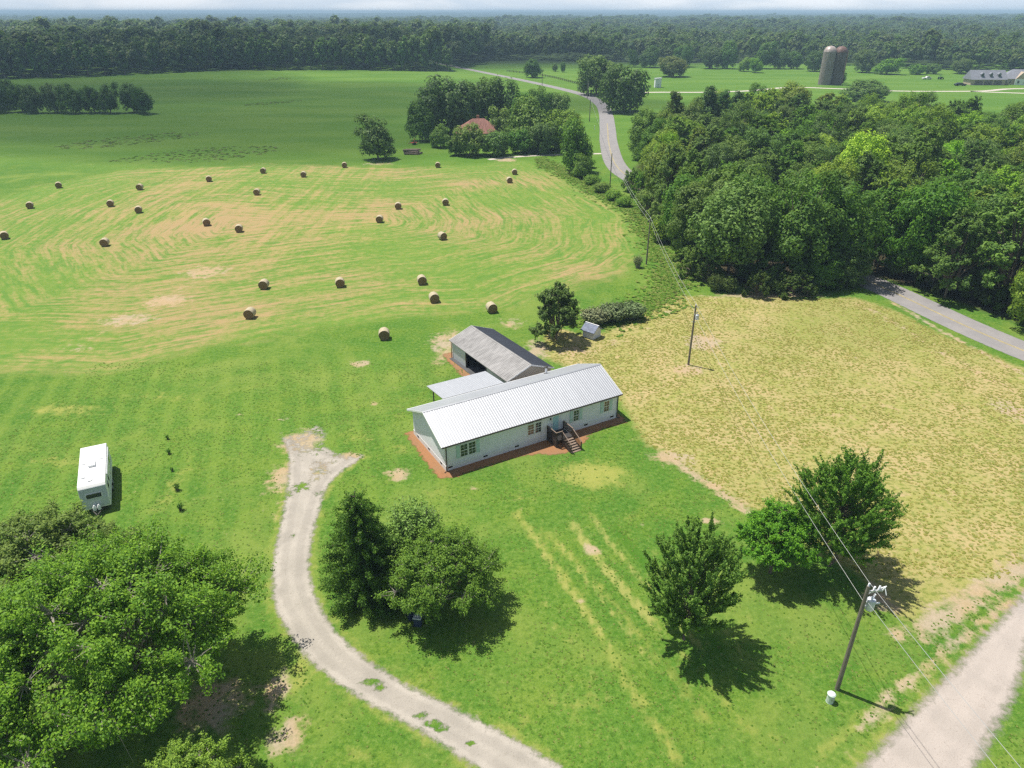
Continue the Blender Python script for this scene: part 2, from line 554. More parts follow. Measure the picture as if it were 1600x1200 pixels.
    dc = mixc(t, mth(t, 'MULTIPLY', sst(t, mth(t, 'ADD', mth(t, 'MULTIPLY', n2, .5), mth(t, 'MULTIPLY', n1, .5)), 0.54, 0.66), 0.7), dc, (0.50, 0.365, 0.215))
    dc = mixc(t, mth(t, 'MULTIPLY', sst(t, hl, 0.44, 0.62), 0.42), dc, (0.19, 0.24, 0.045))
    c = mixc(t, din, c, dc)
    # bare soil
    k = sst(t, mth(t, 'ADD', att(t, 'dirt'), mth(t, 'MULTIPLY', mth(t, 'SUBTRACT', n2, 0.5), 1.3)), 0.38, 0.72)
    sc_ = mixc(t, sst(t, n1, 0.35, 0.65), (0.46, 0.33, 0.20), (0.43, 0.35, 0.26))
    sc_ = mixc(t, mth(t, 'MULTIPLY', sst(t, n3, 0.45, 0.7), 0.35), sc_, (0.24, 0.21, 0.085))
    c = mixc(t, mth(t, 'MULTIPLY', k, 0.9), c, sc_)
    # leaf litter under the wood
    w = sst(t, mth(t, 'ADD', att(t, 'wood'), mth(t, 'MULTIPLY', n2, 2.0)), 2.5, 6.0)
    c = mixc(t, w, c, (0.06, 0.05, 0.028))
    fl = sst(t, py, 720, 780)
    c = mixc(t, fl, c, (0.05, 0.085, 0.025))
    t.links.new(c, b.inputs['Base Color'])
    b.inputs['Roughness'].default_value = 0.9
    b.inputs['Specular IOR Level'].default_value = 0.12
    bh = mth(t, 'ADD', mth(t, 'MULTIPLY', fine, 0.6), mth(t, 'MULTIPLY', n3, 0.5))
    bn = nd(t, 'ShaderNodeBump', {'Height': bh, 'Strength': 0.7, 'Distance': 0.22})
    t.links.new(bn.outputs[0], b.inputs['Normal'])
    return m


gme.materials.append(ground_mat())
tag(link('ground', gme), 'grassland with lawn, hay field and dry lot round the white house', None, None, 'structure')


def edge_mat(name, c1, c2, c3, amp=1.0, lo=-0.2, hi=0.35, patches=0.0, rough=0.9, tracks=0.0):
    """loose surface with grass growing in from its ragged edge (attribute 'e' = metres inside the edge)"""
    m, t, b = new_mat(name)
    p = pos(t)
    n1 = noi(t, p, 0.35, 4, 0.6)
    n2 = noi(t, p, 1.5, 5, 0.7)
    n3 = noi(t, p, 9.0, 3, 0.7)
    c = mixc(t, sst(t, n1, 0.35, 0.65), c1, c2)
    c = mixc(t, mth(t, 'MULTIPLY', sst(t, n3, 0.5, 0.75), 0.5), c, c3)
    c = mixc(t, mth(t, 'MULTIPLY', sst(t, n2, 0.55, 0.72), 0.3), c, c3)
    if tracks:                       # paler packed wheel lines, loose darker stones between and beside them
        tr_ = mth(t, 'SINE', mth(t, 'ADD', mth(t, 'MULTIPLY', att(t, 'e'), 3.3), mth(t, 'MULTIPLY', n1, 2.2)))
        c = mixc(t, mth(t, 'MULTIPLY', sst(t, tr_, 0.1, -0.9), 0.38 * tracks), c, [q * .62 for q in c2])
        grit = noi(t, p, 4.5, 3, 0.8)
        c = mixc(t, mth(t, 'MULTIPLY', sst(t, grit, 0.60, 0.72), 0.5), c, [q * .55 for q in c3])
    e = mth(t, 'ADD', att(t, 'e'), mth(t, 'MULTIPLY', mth(t, 'SUBTRACT', n2, 0.5), 2.0 * amp))
    f = sst(t, e, lo, hi)
    if patches:
        f = mth(t, 'MULTIPLY', f, mth(t, 'SUBTRACT', 1.0, mth(t, 'MULTIPLY', sst(t, mth(t, 'ADD', att(t, 'g'), mth(t, 'MULTIPLY', mth(t, 'SUBTRACT', n2, .5), 1.7)), 0.38, 0.78), patches)))
    t.links.new(c, b.inputs['Base Color'])
    t.links.new(f, b.inputs['Alpha'])
    b.inputs['Roughness'].default_value = rough
    b.inputs['Specular IOR Level'].default_value = 0.15
    bn = nd(t, 'ShaderNodeBump', {'Height': mth(t, 'ADD', n3, mth(t, 'MULTIPLY', n2, 2.0)), 'Strength': 0.5, 'Distance': 0.06})
    t.links.new(bn.outputs[0], b.inputs['Normal'])
    return m


def sheet(name, poly, res, margin, z, mat, extra=None):
    P = np.array(poly)
    xs = np.arange(P[:, 0].min() - margin, P[:, 0].max() + margin + res, res)
    ys = np.arange(P[:, 1].min() - margin, P[:, 1].max() + margin + res, res)
    gx, gy = np.meshgrid(xs, ys)
    e = sdf(gx.ravel(), gy.ravel(), poly)
    ny, nx = gx.shape
    ii = np.arange(ny * nx).reshape(ny, nx)
    F = np.stack([ii[:-1, :-1].ravel(), ii[:-1, 1:].ravel(), ii[1:, 1:].ravel(), ii[1:, :-1].ravel()], 1)
    F = F[(e[F] > -margin).any(1)]
    used = np.unique(F)
    re = np.zeros(ny * nx, int)
    re[used] = np.arange(len(used))
    V = np.stack([gx.ravel(), gy.ravel(), np.full(ny * nx, z)], 1)[used]
    me = np_mesh(name, V, re[F], [mat])
    a = me.attributes.new('e', 'FLOAT', 'POINT')
    a.data.foreach_set('value', e[used].astype(np.float32))
    if extra is not None:
        a = me.attributes.new('g', 'FLOAT', 'POINT')
        a.data.foreach_set('value', extra(V[:, 0], V[:, 1]).astype(np.float32))
    return link(name, me)


M_GRAVEL = edge_mat('pale gravel', (0.44, 0.402, 0.352), (0.365, 0.335, 0.292), (0.27, 0.24, 0.19), 0.75, -0.12, 0.5, 1.0, tracks=0.7)
M_GRAVEL2 = edge_mat('pink gravel road', (0.45, 0.398, 0.36), (0.395, 0.352, 0.318), (0.31, 0.255, 0.215), 1.0, -0.5, 0.6, tracks=0.25)
M_STRAW = edge_mat('orange pine straw', (0.335, 0.165, 0.078), (0.30, 0.17, 0.09), (0.17, 0.085, 0.048), 0.9, -0.2, 0.25)
M_SIDE = edge_mat('pale farm drive', (0.56, 0.50, 0.44), (0.52, 0.47, 0.42), (0.44, 0.38, 0.32), 0.5, -0.2, 0.4)

drive_l = smooth_path(GL([(420, 668), (446, 700), (448, 745), (440, 800), (426, 868), (424, 915), (430, 955), (478, 1030), (560, 1092), (650, 1142), (740, 1200), (820, 1250)]), 1.0)
drive_r = smooth_path(GL([(930, 1240), (880, 1196), (740, 1118), (620, 1058), (532, 990), (494, 925), (486, 872), (500, 800), (520, 752), (572, 712)]), 1.0)
drive_poly = drive_l + drive_r + GL([(552, 698), (526, 706), (508, 696), (514, 676), (496, 664), (474, 670), (458, 662), (440, 672)])


def drive_grass(x, y):
    o = splat(x, y, [(495, 688, 60, 26, .78), (500, 735, 24, 24, .64), (548, 704, 36, 16, .95), (424, 755, 14, 40, .5), (455, 672, 50, 20, .95), (440, 700, 12, 30, .5), (580, 1066, 22, 7, 1.0), (596, 1076, 12, 6, 1.0), (655, 1118, 18, 6, .9), (678, 1132, 24, 8, 1.05), (690, 1140, 16, 6, 1.0), (737, 1162, 12, 6, 1.1),
                     (470, 760, 22, 10, .8), (455, 722, 12, 10, .5), (500, 770, 18, 7, .6), (476, 690, 10, 10, .4), (452, 772, 14, 8, .7), (520, 722, 20, 8, .5), (457, 838, 6, 6, .8)])
    return o


tag(sheet('driveway', drive_poly, 0.35, 1.3, 0.006, M_GRAVEL, drive_grass), 'curving pale gravel driveway leading up to the white house', None, None, 'structure')
road_poly = [(60.5, 63.2), (44.6, 46.2), (21.9, 29.0), (11, 19), (19, 16), (30.0, 29.4), (37.3, 36.0), (52, 53.0), (66, 68)]
tag(sheet('gravel_road', road_poly, 0.5, 1.8, 0.005, M_GRAVEL2), 'wide pinkish gravel road crossing the near right corner', None, None, 'structure')

# paved county road: out of the right edge, through the wood, away past the farm
ROAD = smooth_path([(150, -32), (112, 33), (92, 67), (76.2, 95.8), (68.3, 121.8), (64.3, 134), (60, 152), (52, 175), (43.5, 197), (36.5, 218), (34.2, 242), (37.2, 285), (41.4, 324), (46.5, 375),
                    (48.3, 415), (43.5, 462), (22.5, 527), (-10.0, 609), (-46, 697), (-75, 770)], 3.0)


def ribbon(path, w, z, name, mat, off=0.0):
    P = np.array(path)
    T = np.gradient(P, axis=0)
    T /= np.linalg.norm(T, axis=1)[:, None]
    Nn = np.stack([T[:, 1], -T[:, 0]], 1)
    k = 6
    offs = np.linspace(-w / 2, w / 2, k) + off
    V = np.concatenate([np.concatenate([P + Nn * o, np.full((len(P), 1), z)], 1) for o in offs])
    n = len(P)
    F = [(j * n + i, (j + 1) * n + i, (j + 1) * n + i + 1, j * n + i + 1) for j in range(k - 1) for i in range(n - 1)]
    me = np_mesh(name, V, F, [mat])
    a = me.attributes.new('e', 'FLOAT', 'POINT')
    a.data.foreach_set('value', np.repeat(np.minimum(offs - offs[0], offs[-1] - offs), n).astype(np.float32) - 0.5)
    return link(name, me)


M_ROAD = edge_mat('worn asphalt', (0.255, 0.245, 0.25), (0.295, 0.28, 0.278), (0.22, 0.21, 0.21), 0.25, -0.35, -0.1)
M_LINE = simple('faded yellow road paint', (0.42, 0.34, 0.14), 0.7, var=0.25, scale=1.2)
tag(ribbon(ROAD, 7.4, 0.012, 'paved_road', M_ROAD), 'grey paved road running through the wood and past the farm', None, None, 'structure')
tag(ribbon(ROAD[10:130], 0.14, 0.020, 'road_marking', M_LINE, 0.13), 'faded yellow centre line of the paved road', None, None, 'structure')
tag(ribbon(ROAD[10:130], 0.14, 0.020, 'road_marking', M_LINE, -0.13), 'faded yellow second centre line of the paved road', None, None, 'structure')
farm_drive = smooth_path([(46, 457), (60, 470), (90, 478), (118, 478), (150, 487), (185, 510), (215, 500), (245, 486), (280, 484), (302, 487), (325, 500), (352, 500), (366, 486), (356, 472), (330, 468), (306, 476), (290, 484)], 3)
tag(ribbon(farm_drive, 6.2, 0.012, 'farm_drive', M_SIDE), 'pale farm drive winding past the silos to the far house', None, None, 'structure')
tag(ribbon(smooth_path([(35.6, 262), (20, 260), (6, 257), (-3, 253), (-8, 250)], 2), 3.4, 0.010, 'dirt_track', M_SIDE), 'dirt track from the paved road to the red roofed farmhouse', None, None, 'structure')

# ------------------------------------------------------------------ air and clouds
hm = bpy.data.materials.new('haze')
hm.use_nodes = True
t = hm.node_tree
t.nodes.remove(t.nodes['Principled BSDF'])
pv = nd(t, 'ShaderNodeVolumePrincipled', {'Color': (0.54, 0.78, 1.0, 1), 'Density': 0.00023, 'Anisotropy': 0.0})
t.links.new(pv.outputs[0], t.nodes['Material Output'].inputs['Volume'])
hb = MB().box(-15500, 15500, -3500, 15500, -30, 56).build('haze', hm)
tag(hb, 'thin pale haze lying over the whole countryside', None, None, 'stuff')

cm = bpy.data.materials.new('cloud')
cm.use_nodes = True
t = cm.node_tree
t.nodes.remove(t.nodes['Principled BSDF'])
vs_ = nd(t, 'ShaderNodeVolumeScatter', {'Color': (1, 1, 1, 1), 'Density': 0.0072, 'Anisotropy': 0.4})
t.links.new(vs_.outputs[0], t.nodes['Material Output'].inputs['Volume'])


def cloud(x, y, rx, ry, th, seed, label):
    """a cumulus whose shade falls on ground point (x, y)"""
    alt = 760.0
    cx, cy = x + sdir.x / sdir.z * alt, y + sdir.y / sdir.z * alt
    bm = bmesh.new()
    bmesh.ops.create_icosphere(bm, subdivisions=5, radius=1)
    r = random.Random(seed)
    w = [(Vector((r.gauss(0, 1), r.gauss(0, 1), r.gauss(0, 1))) * 3.2, r.random() * 6) for _ in range(12)]
    for v in bm.verts:
        k = 1 + 0.055 * sum(math.sin(v.co.dot(a) + b) for a, b in w)
        v.co = Vector((v.co.x * rx * k, v.co.y * ry * k, v.co.z * th * k * (1.0 if v.co.z > 0 else 0.4)))
    me = bpy.data.meshes.new('cloud')
    bm.to_mesh(me)
    bm.free()
    me.materials.append(cm)
    tag(link('cloud', me, None, (cx, cy, alt)), label, 'cloud', None, 'stuff')


cloud(-215, 405, 265, 150, 95, 1, 'cumulus cloud shading the middle of the far green field')
cloud(-430, 570, 260, 200, 95, 2, 'cumulus cloud shading the far left corner of the field')
cloud(-190, 775, 340, 145, 100, 3, 'cumulus cloud shading the dark wood behind the field')

# ------------------------------------------------------------------ trees
def leaf_mat(name, base, warm, cool, trans=0.3):
    m, t, b = new_mat(name)
    geo = nd(t, 'ShaderNodeNewGeometry')
    oi = nd(t, 'ShaderNodeObjectInfo')
    rnd = geo.outputs['Random Per Island']
    c = mixc(t, sst(t, rnd, 0.0, 1.0), cool, warm)
    c = mixc(t, 0.72, base, c)
    hs = nd(t, 'ShaderNodeHueSaturation', {'Hue': mth(t, 'ADD', 0.485, mth(t, 'MULTIPLY', oi.outputs['Random'], 0.03)),
                                           'Saturation': mth(t, 'ADD', 0.88, mth(t, 'MULTIPLY', oi.outputs['Random'], 0.22)),
                                           'Value': mth(t, 'ADD', 0.86, mth(t, 'MULTIPLY', mth(t, 'FRACT', mth(t, 'MULTIPLY', oi.outputs['Random'], 7.3)), 0.30)), 'Color': c})
    c = mixc(t, 1.0, hs.outputs[0], oi.outputs['Color'], 'MULTIPLY')
    b.inputs['Roughness'].default_value = 0.55
    b.inputs['Specular IOR Level'].default_value = 0.25
    t.links.new(c, b.inputs['Base Color'])
    tr = nd(t, 'ShaderNodeBsdfTranslucent', {'Color': mixc(t, 0.35, c, (0.16, 0.26, 0.03))})
    mx = nd(t, 'ShaderNodeMixShader', {0: trans, 1: b.outputs[0], 2: tr.outputs[0]})
    t.links.new(mx.outputs[0], t.nodes['Material Output'].inputs['Surface'])
    return m


LEAF = leaf_mat('broad leaves', (0.096, 0.168, 0.028), (0.155, 0.232, 0.034), (0.050, 0.104, 0.024), 0.42)
NEEDLE = leaf_mat('needles', (0.062, 0.122, 0.036), (0.085, 0.150, 0.040), (0.042, 0.092, 0.030), 0.3)
TWIG = leaf_mat('grey green twigs', (0.125, 0.145, 0.070), (0.165, 0.175, 0.085), (0.085, 0.105, 0.055), 0.2)
BARK = simple('bark', (0.17, 0.135, 0.105), 0.9, var=0.35, scale=4, streak=(4, 4, 0.6), bump=0.6)
PALEBARK = simple('weathered grey bark', (0.33, 0.30, 0.26), 0.9, var=0.3, scale=4, streak=(4, 4, 0.6))


def rdir(rg, n):
    v = rg.normal(size=(n, 3))
    return v / np.linalg.norm(v, axis=1)[:, None]


def leaves(rg, P0, P1, RAD, N, size, aspect=0.62, outw=0.6, up=0.35, rand=0.75, center=None, tpow=1.0, shell=2.2):
    """leaf quads strewn along shoots"""
    P0, P1 = np.asarray(P0, float), np.asarray(P1, float)
    N = np.broadcast_to(np.asarray(N, int), (len(P0),))
    RAD = np.broadcast_to(np.asarray(RAD, float), (len(P0),))
    i = np.repeat(np.arange(len(P0)), N)
    n = len(i)
    tt = rg.random(n)[:, None] ** tpow
    d = rdir(rg, n)
    o = d * (RAD[i] * rg.random(n) ** (1 / shell))[:, None]
    c = P0[i] + (P1 - P0)[i] * tt + o
    nm = d * outw + rdir(rg, n) * rand + np.array([0, 0, up])
    if center is not None:
        q = c - np.asarray(center)
        nm += q / (np.linalg.norm(q, axis=1)[:, None] + 1e-6) * outw
    nm /= np.linalg.norm(nm, axis=1)[:, None]
    a = np.cross(nm, rdir(rg, n))
    a /= np.linalg.norm(a, axis=1)[:, None]
    b = np.cross(nm, a)
    s = (size * (0.65 + 0.7 * rg.random(n)))[:, None]
    a *= s
    b *= s * aspect
    bend = nm * s * 0.22
    V = np.stack([c - a, c - b + bend, c + a, c + b + bend], 1).reshape(-1, 3)
    return V, np.arange(n * 4).reshape(n, 4)


def limb(mb, p0, p1, r0, r1, rg, n=4, sides=5, sag=0.12):
    p0, p1 = np.asarray(p0, float), np.asarray(p1, float)
    L = np.linalg.norm(p1 - p0)
    pts, rr = [], []
    for k in range(n + 1):
        f = k / n
        q = p0 + (p1 - p0) * f
        if 0 < k < n:
            q = q + rg.normal(size=3) * L * 0.035
        q[2] += sag * L * math.sin(math.pi * f) * 0.6
        pts.append(q)
        rr.append(r0 + (r1 - r0) * f)
    mb.tube(pts, rr, sides)


def lumps(rg, dirs, amp):
    k = np.ones(len(dirs))
    for _ in range(7):
        a = rdir(rg, 1)[0] * rg.uniform(1.6, 4.2)
        k += amp * np.sin(dirs @ a + rg.uniform(0, 6.3)) / 2.2
    return k


def round_tree(seed, R, H, hb, nclump, nleaf, size, crc=0.27, amp=0.22, trunk=0.35, bark=BARK, leaf=LEAF, flat=0.0, multi=1, fill=0.3, up=0.35, limbs=14, skirt=-0.55):
    rg = np.random.default_rng(seed)
    c = np.array([0, 0, (H + hb) / 2])
    sz = (H - hb) / 2
    k = np.arange(nclump) + 0.5
    z = skirt + (1 - skirt) * (k / nclump)
    ph = k * 2.39996 + rg.normal(size=nclump) * 0.35
    q = np.sqrt(np.clip(1 - z * z, 0, 1))
    d = np.stack([q * np.cos(ph), q * np.sin(ph), z], 1) + rg.normal(size=(nclump, 3)) * 0.10
    d /= np.linalg.norm(d, axis=1)[:, None]
    rad = lumps(rg, d, amp) * rg.uniform(0.80, 1.02, nclump)
    rc = crc * R * rg.uniform(0.7, 1.3, nclump)
    C = c + d * np.array([R, R, sz]) * (rad * (1 - crc * 0.75))[:, None]
    nl = int(nleaf * (1 - fill))
    w = rc ** 2 / np.sum(rc ** 2)
    V1, F1 = leaves(rg, C, C + d * (rc * 0.35)[:, None], rc, np.maximum(3, (w * nl).astype(int)), size, outw=0.75, up=up, center=c, shell=3.2)
    ni = max(6, nclump // 3)
    di = rdir(rg, ni)
    Ci = c + di * np.array([R, R, sz]) * rg.uniform(0.25, 0.66, ni)[:, None]
    V2, F2 = leaves(rg, Ci, Ci, R * 0.3, int(nleaf * fill / ni), size * 1.15, outw=0.4, up=up, center=c)
    crown = np_mesh('crown', np.concatenate([V1, V2]), np.concatenate([F1, F2 + len(V1)]), [leaf])
    mb = MB()
    for s in range(multi):
        off = rg.normal(size=2) * (0.0 if multi == 1 else R * 0.14)
        top = np.array([off[0] * 2.2, off[1] * 2.2, hb + (H - hb) * 0.6])
        limb(mb, (off[0], off[1], -0.1), top, trunk, trunk * 0.35, rg, 5, 8, 0)
        sel = rg.choice(nclump, min(nclump, limbs // multi), replace=False)
        for j in sel:
            f = rg.uniform(0.25, 0.9)
            st = np.array([off[0], off[1], 0]) + (top - np.array([off[0], off[1], 0])) * f
            limb(mb, st, C[j], trunk * (0.55 - 0.35 * f), 0.03, rg, 4, 5)
    return mb.mesh('trunk', bark, True), crown


def bough_tree(seed, R, H, hb, nlobe, nleaf, size, trunk=0.42, bark=PALEBARK, drop=.62, rk=1.0, nc=22):
    """old spreading tree: every bough carries its own ragged head of leaves, with gaps between them"""
    rg = np.random.default_rng(seed)
    mb = MB()
    P0, P1, RD = [], [], []
    fork = np.array([0, 0, hb])
    limb(mb, (0, 0, -0.1), fork, trunk, trunk * .8, rg, 3, 9, 0)
    for k in range(nlobe):
        f = (k + .5) / nlobe
        ph = k * 2.39996 + rg.normal() * .3
        q = math.sqrt(f) * rg.uniform(.86, 1.08)
        z = hb + (H - hb) * (1.0 - drop * q * q) * rg.uniform(.74, 1.0) - 0.3
        L = np.array([math.cos(ph) * R * q * .86, math.sin(ph) * R * q * .86, z])
        lr = R * rg.uniform(.20, .30)
        m = fork + (L - fork) * .55 + np.array([0, 0, .12 * R])
        mb.tube([fork, (fork + m) / 2 + rg.normal(size=3) * .25, m, L], [trunk * .55, trunk * .4, .11, .05], 6)
        for j in range(nc):
            d = rdir(rg, 1)[0]
            d[2] = d[2] * .75 + .18
            c = L + d * lr * rg.uniform(.55, 1.15)
            b = L + (c - L) * rg.uniform(-.2, .2)
            mb.tube([b, (b + c) / 2 + rg.normal(size=3) * .12, c], [.045, .03, .012], 4)
            P0.append(b + (c - b) * .55)
            P1.append(c + d * .3)
            RD.append(lr * rg.uniform(.18, .36) * rk)
        for j in range(3):                      # bare grey twigs
            d = rdir(rg, 1)[0]
            st = m + (L - m) * rg.uniform(-.4, 1.0) + rg.normal(size=3) * .3
            mb.tube([st, st + d * lr * .4 + rg.normal(size=3) * .15, st + d * lr * rg.uniform(.6, 1.1)], [.035, .02, .008], 4)
    V, F = leaves(rg, P0, P1, RD, nleaf // len(P0), size, outw=.5, up=.45, rand=.8, center=(0, 0, hb), shell=2.4)
    return mb.mesh('trunk', bark, True), np_mesh('crown', V, F, [LEAF])


def vase_tree(seed, R, H, nshoot, nleaf, size, spread=0.16, low=0.16, trunk=0.16):
    """young shade tree with long upswept shoots"""
    rg = np.random.default_rng(seed)
    P0, P1, RD = [], [], []
    mb = MB()
    limb(mb, (0, 0, -0.1), (0, 0, H * 0.82), trunk, 0.03, rg, 6, 8, 0)
    for k in range(nshoot):
        f = (k + 0.5) / nshoot
        ph = k * 2.39996 + rg.normal() * 0.4
        h0 = H * (low + 0.50 * f ** 1.1) + rg.normal() * 0.15
        hh = H * (0.30 + 0.68 * f) + rg.normal() * 0.3
        env = R * (math.sin(math.pi * min(1, (0.18 + 0.80 * f))) ** 0.65) * rg.uniform(0.72, 1.08)
        e = np.array([math.cos(ph) * env, math.sin(ph) * env, hh])
        s = np.array([0, 0, h0])
        m = s + (e - s) * 0.5 + np.array([math.cos(ph), math.sin(ph), 0]) * env * 0.12 - np.array([0, 0, 0.25])
        mb.tube([s, m, e], [0.05, 0.03, 0.012], 4)
        for a, b, r in ((s + (m - s) * 0.35, m, spread * 1.5), (m, e, spread)):
            P0.append(a); P1.append(b); RD.append(r)
        for q in range(5):
            t0 = rg.uniform(0.1, 0.9)
            b0 = m + (e - m) * t0
            d = (e - m) / np.linalg.norm(e - m) + rg.normal(size=3) * 0.42 + np.array([0, 0, 0.18])
            L = rg.uniform(0.5, 1.25) * (1.1 - 0.4 * t0) * R * 0.24
            P0.append(b0); P1.append(b0 + d * L); RD.append(spread * 0.8)
    P0, P1 = np.array(P0), np.array(P1)
    L = np.linalg.norm(P1 - P0, axis=1) + 0.25
    V, F = leaves(rg, P0, P1, RD, np.maximum(4, (L / L.sum() * nleaf).astype(int)), size, aspect=0.5, outw=0.45, up=0.15, rand=0.9, center=(0, 0, H * 0.45))
    return mb.mesh('trunk', BARK, True), np_mesh('crown', V, F, [LEAF])


def cone_tree(seed, R, H, nb, nleaf, size, droop=0.12, leaf=NEEDLE, base=0.04, rad=0.32, trunk=0.2, powr=0.85, jag=0.25):
    rg = np.random.default_rng(seed)
    P0, P1, RD = [], [], []
    mb = MB()
    limb(mb, (0, 0, -0.1), (0, 0, H * 0.97), trunk, 0.03, rg, 6, 7, 0)
    for k in range(nb):
        f = ((k + 0.5) / nb) ** 1.25
        ph = k * 2.39996 + rg.normal() * 0.3
        L = R * ((1 - f) ** powr) * rg.uniform(1 - jag, 1.05) + 0.15
        z = H * (base + (0.98 - base) * f)
        P0.append((0, 0, z))
        P1.append((math.cos(ph) * L, math.sin(ph) * L, z - droop * L + 0.25 * L * f + rg.normal() * 0.1))
        RD.append(rad * (1 - 0.5 * f))
        if k % 3 == 0:
            mb.tube([P0[-1], P1[-1]], [0.05, 0.012], 4)
    P0, P1 = np.array(P0), np.array(P1)
    L = np.linalg.norm(P1 - P0, axis=1) ** 1.5 + 0.1
    V, F = leaves(rg, P0, P1, RD, np.maximum(4, (L / L.sum() * nleaf).astype(int)), size, aspect=0.45, outw=0.4, up=0.4, rand=0.7, tpow=0.7)
    return mb.mesh('trunk', BARK, True), np_mesh('crown', V, F, [leaf])


def pine_tree(seed, R, H, nb, nleaf, size, bare=0.45):
    rg = np.random.default_rng(seed)
    mb = MB()
    limb(mb, (0, 0, -0.1), (rg.normal() * 0.3, rg.normal() * 0.3, H * 0.96), 0.24, 0.05, rg, 6, 7, 0)
    C, RD = [], []
    for k in range(nb):
        f = (k + 0.5) / nb
        ph = k * 2.39996 + rg.normal() * 0.4
        L = R * (1 - 0.75 * f) * rg.uniform(0.55, 1.1)
        z = H * (bare + (1 - bare) * f)
        e = np.array([math.cos(ph) * L, math.sin(ph) * L, z + 0.12 * L])
        mb.tube([(0, 0, z - 0.3), e], [0.06, 0.02], 4)
        for q in (0.6, 1.0):
            C.append(np.array([0, 0, z]) + (e - np.array([0, 0, z])) * q)
            RD.append(R * 0.24 * rg.uniform(0.7, 1.2))
    C = np.array(C)
    V, F = leaves(rg, C, C, RD, max(4, nleaf // len(C)), size, aspect=0.4, outw=0.6, up=0.45, rand=0.7)
    return mb.mesh('trunk', BARK, True), np_mesh('crown', V, F, [NEEDLE])


def bush(seed, R, H, n, nleaf, size, leaf=LEAF, upright=0.6, rad=0.3, stems=14, bark=BARK):
    """many-stemmed shrub"""
    rg = np.random.default_rng(seed)
    P0, P1, RD = [], [], []
    mb = MB()
    for k in range(n):
        ph = k * 2.39996
        q = math.sqrt((k + 0.5) / n)
        el = math.acos(min(0.98, q * (1 - 0.25 * upright)))
        e = np.array([math.cos(ph) * R * math.cos(el), math.sin(ph) * R * math.cos(el), H * math.sin(el)]) * rg.uniform(0.78, 1.08)
        e[2] = max(e[2], 0.25 * H * rg.random() + 0.15)
        s = np.array([math.cos(ph), math.sin(ph), 0]) * R * 0.2 * q
        P0.append(s + (e - s) * 0.45); P1.append(e); RD.append(rad * R * rg.uniform(0.6, 1.1))
        if k % max(1, n // stems) == 0:
            limb(mb, s, e, 0.06, 0.015, rg, 3, 4)
    V, F = leaves(rg, P0, P1, RD, max(3, nleaf // n), size, outw=0.55, up=0.35, rand=0.75, center=(0, 0, H * 0.3), shell=2.6)
    return mb.mesh('stem', bark, True), np_mesh('foliage', V, F, [leaf])


def plant(proto, x, y, sxy, sz, rz, name, label, cat, group=None, color=(1, 1, 1), z=0.0):
    r = empty(name, (x, y, z), rz, label, cat, group)
    r.scale = (sxy, sxy, sz)
    a = 'stem' if cat == 'shrub' else 'trunk'
    b = 'foliage' if cat == 'shrub' else 'crown'
    link(a, proto[0], r)
    c = link(b, proto[1], r)
    c.color = (color[0] * TONE, color[1] * TONE, color[2] * TONE, 1)
    return r


RND = random.Random(11)
TONE = 1.6
DARKG, MIDG, LIME, OLIVE, BLUEG, RUSS = (0.80, 0.88, 0.95), (1, 1, 1), (1.75, 1.62, 0.9), (1.25, 1.1, 0.9), (0.75, 0.92, 1.1), (1.3, 0.92, 0.85)

# --- trees and shrubs close to the camera
oakA = bough_tree(3, 9.8, 12.5, 2.6, 50, 135000, 0.10, rk=.8)
oakB = bough_tree(5, 6.4, 10.5, 2.2, 24, 62000, 0.10, 0.3, rk=.8)
plant(oakA, -27.5, 35.0, 1.0, 1.0, 0.4, 'oak_tree', 'huge spreading tree with pale branches between the camper and the driveway', 'tree', None, (1.3, 1.35, .85))
plant(oakB, -36.3, 43.2, 1.05, 0.95, 2.0, 'oak_tree', 'ragged leafy tree just in front of the white camper', 'tree', None, (1.2, 1.25, .95))
plant(oakB, -43.5, 38.5, 1.0, 1.05, 4.0, 'oak_tree', 'leafy tree cut by the frame edge below the camper', 'tree', None, (1.2, 1.25, .9))
plant(oakB, -19.2, 25.6, 0.62, 0.62, 1.0, 'oak_tree', 'small bright leafy tree under the huge spreading tree near the driveway bend', 'tree', None, (1.4, 1.5, .85))
plant(oakB, -35.0, 29.0, 0.9, 0.9, 5.2, 'oak_tree', 'leafy tree in the near bottom corner beside the huge spreading tree', 'tree', None, (1.2, 1.25, .9))
vA = vase_tree(21, 4.2, 11.4, 130, 56000, 0.105, 0.17)
vB = vase_tree(22, 5.4, 12.6, 170, 70000, 0.11, 0.2)
rC = bough_tree(23, 4.0, 7.4, 0.9, 30, 60000, 0.085, 0.17, BARK, 0.55)
plant(vA, 13.8, 41.0, .90, 1.0, 0.3, 'shade_tree', 'upswept green shade tree alone on the front lawn', 'tree', None, (1.0, 1.22, .85))
plant(rC, 23.2, 48.7, .88, .98, 1.3, 'shade_tree', 'low round bright tree between the two upswept lawn trees', 'tree', None, (1.08, 1.3, .95))
plant(vB, 28.8, 49.6, 0.84, 0.92, 2.2, 'shade_tree', 'tallest upswept tree at the edge of the dry lot by the pole', 'tree', None, (1.0, 1.2, .85))
cedar = cone_tree(31, 4.0, 10.6, 300, 56000, 0.105, 0.02, LEAF, 0.03, 0.42, 0.2, 0.46, 0.6)
plant(cedar, -12.6, 46.2, 1.0, 1.0, 0.7, 'cedar_tree', 'dark conical evergreen beside the driveway bend', 'tree', None, (.72, .92, .62))
rshrub = bough_tree(33, 5.4, 6.9, 0.5, 44, 72000, 0.088, 0.14, PALEBARK, 0.5)
for me_, nm_ in zip(rshrub, ('stem', 'foliage')):
    me_.name = nm_
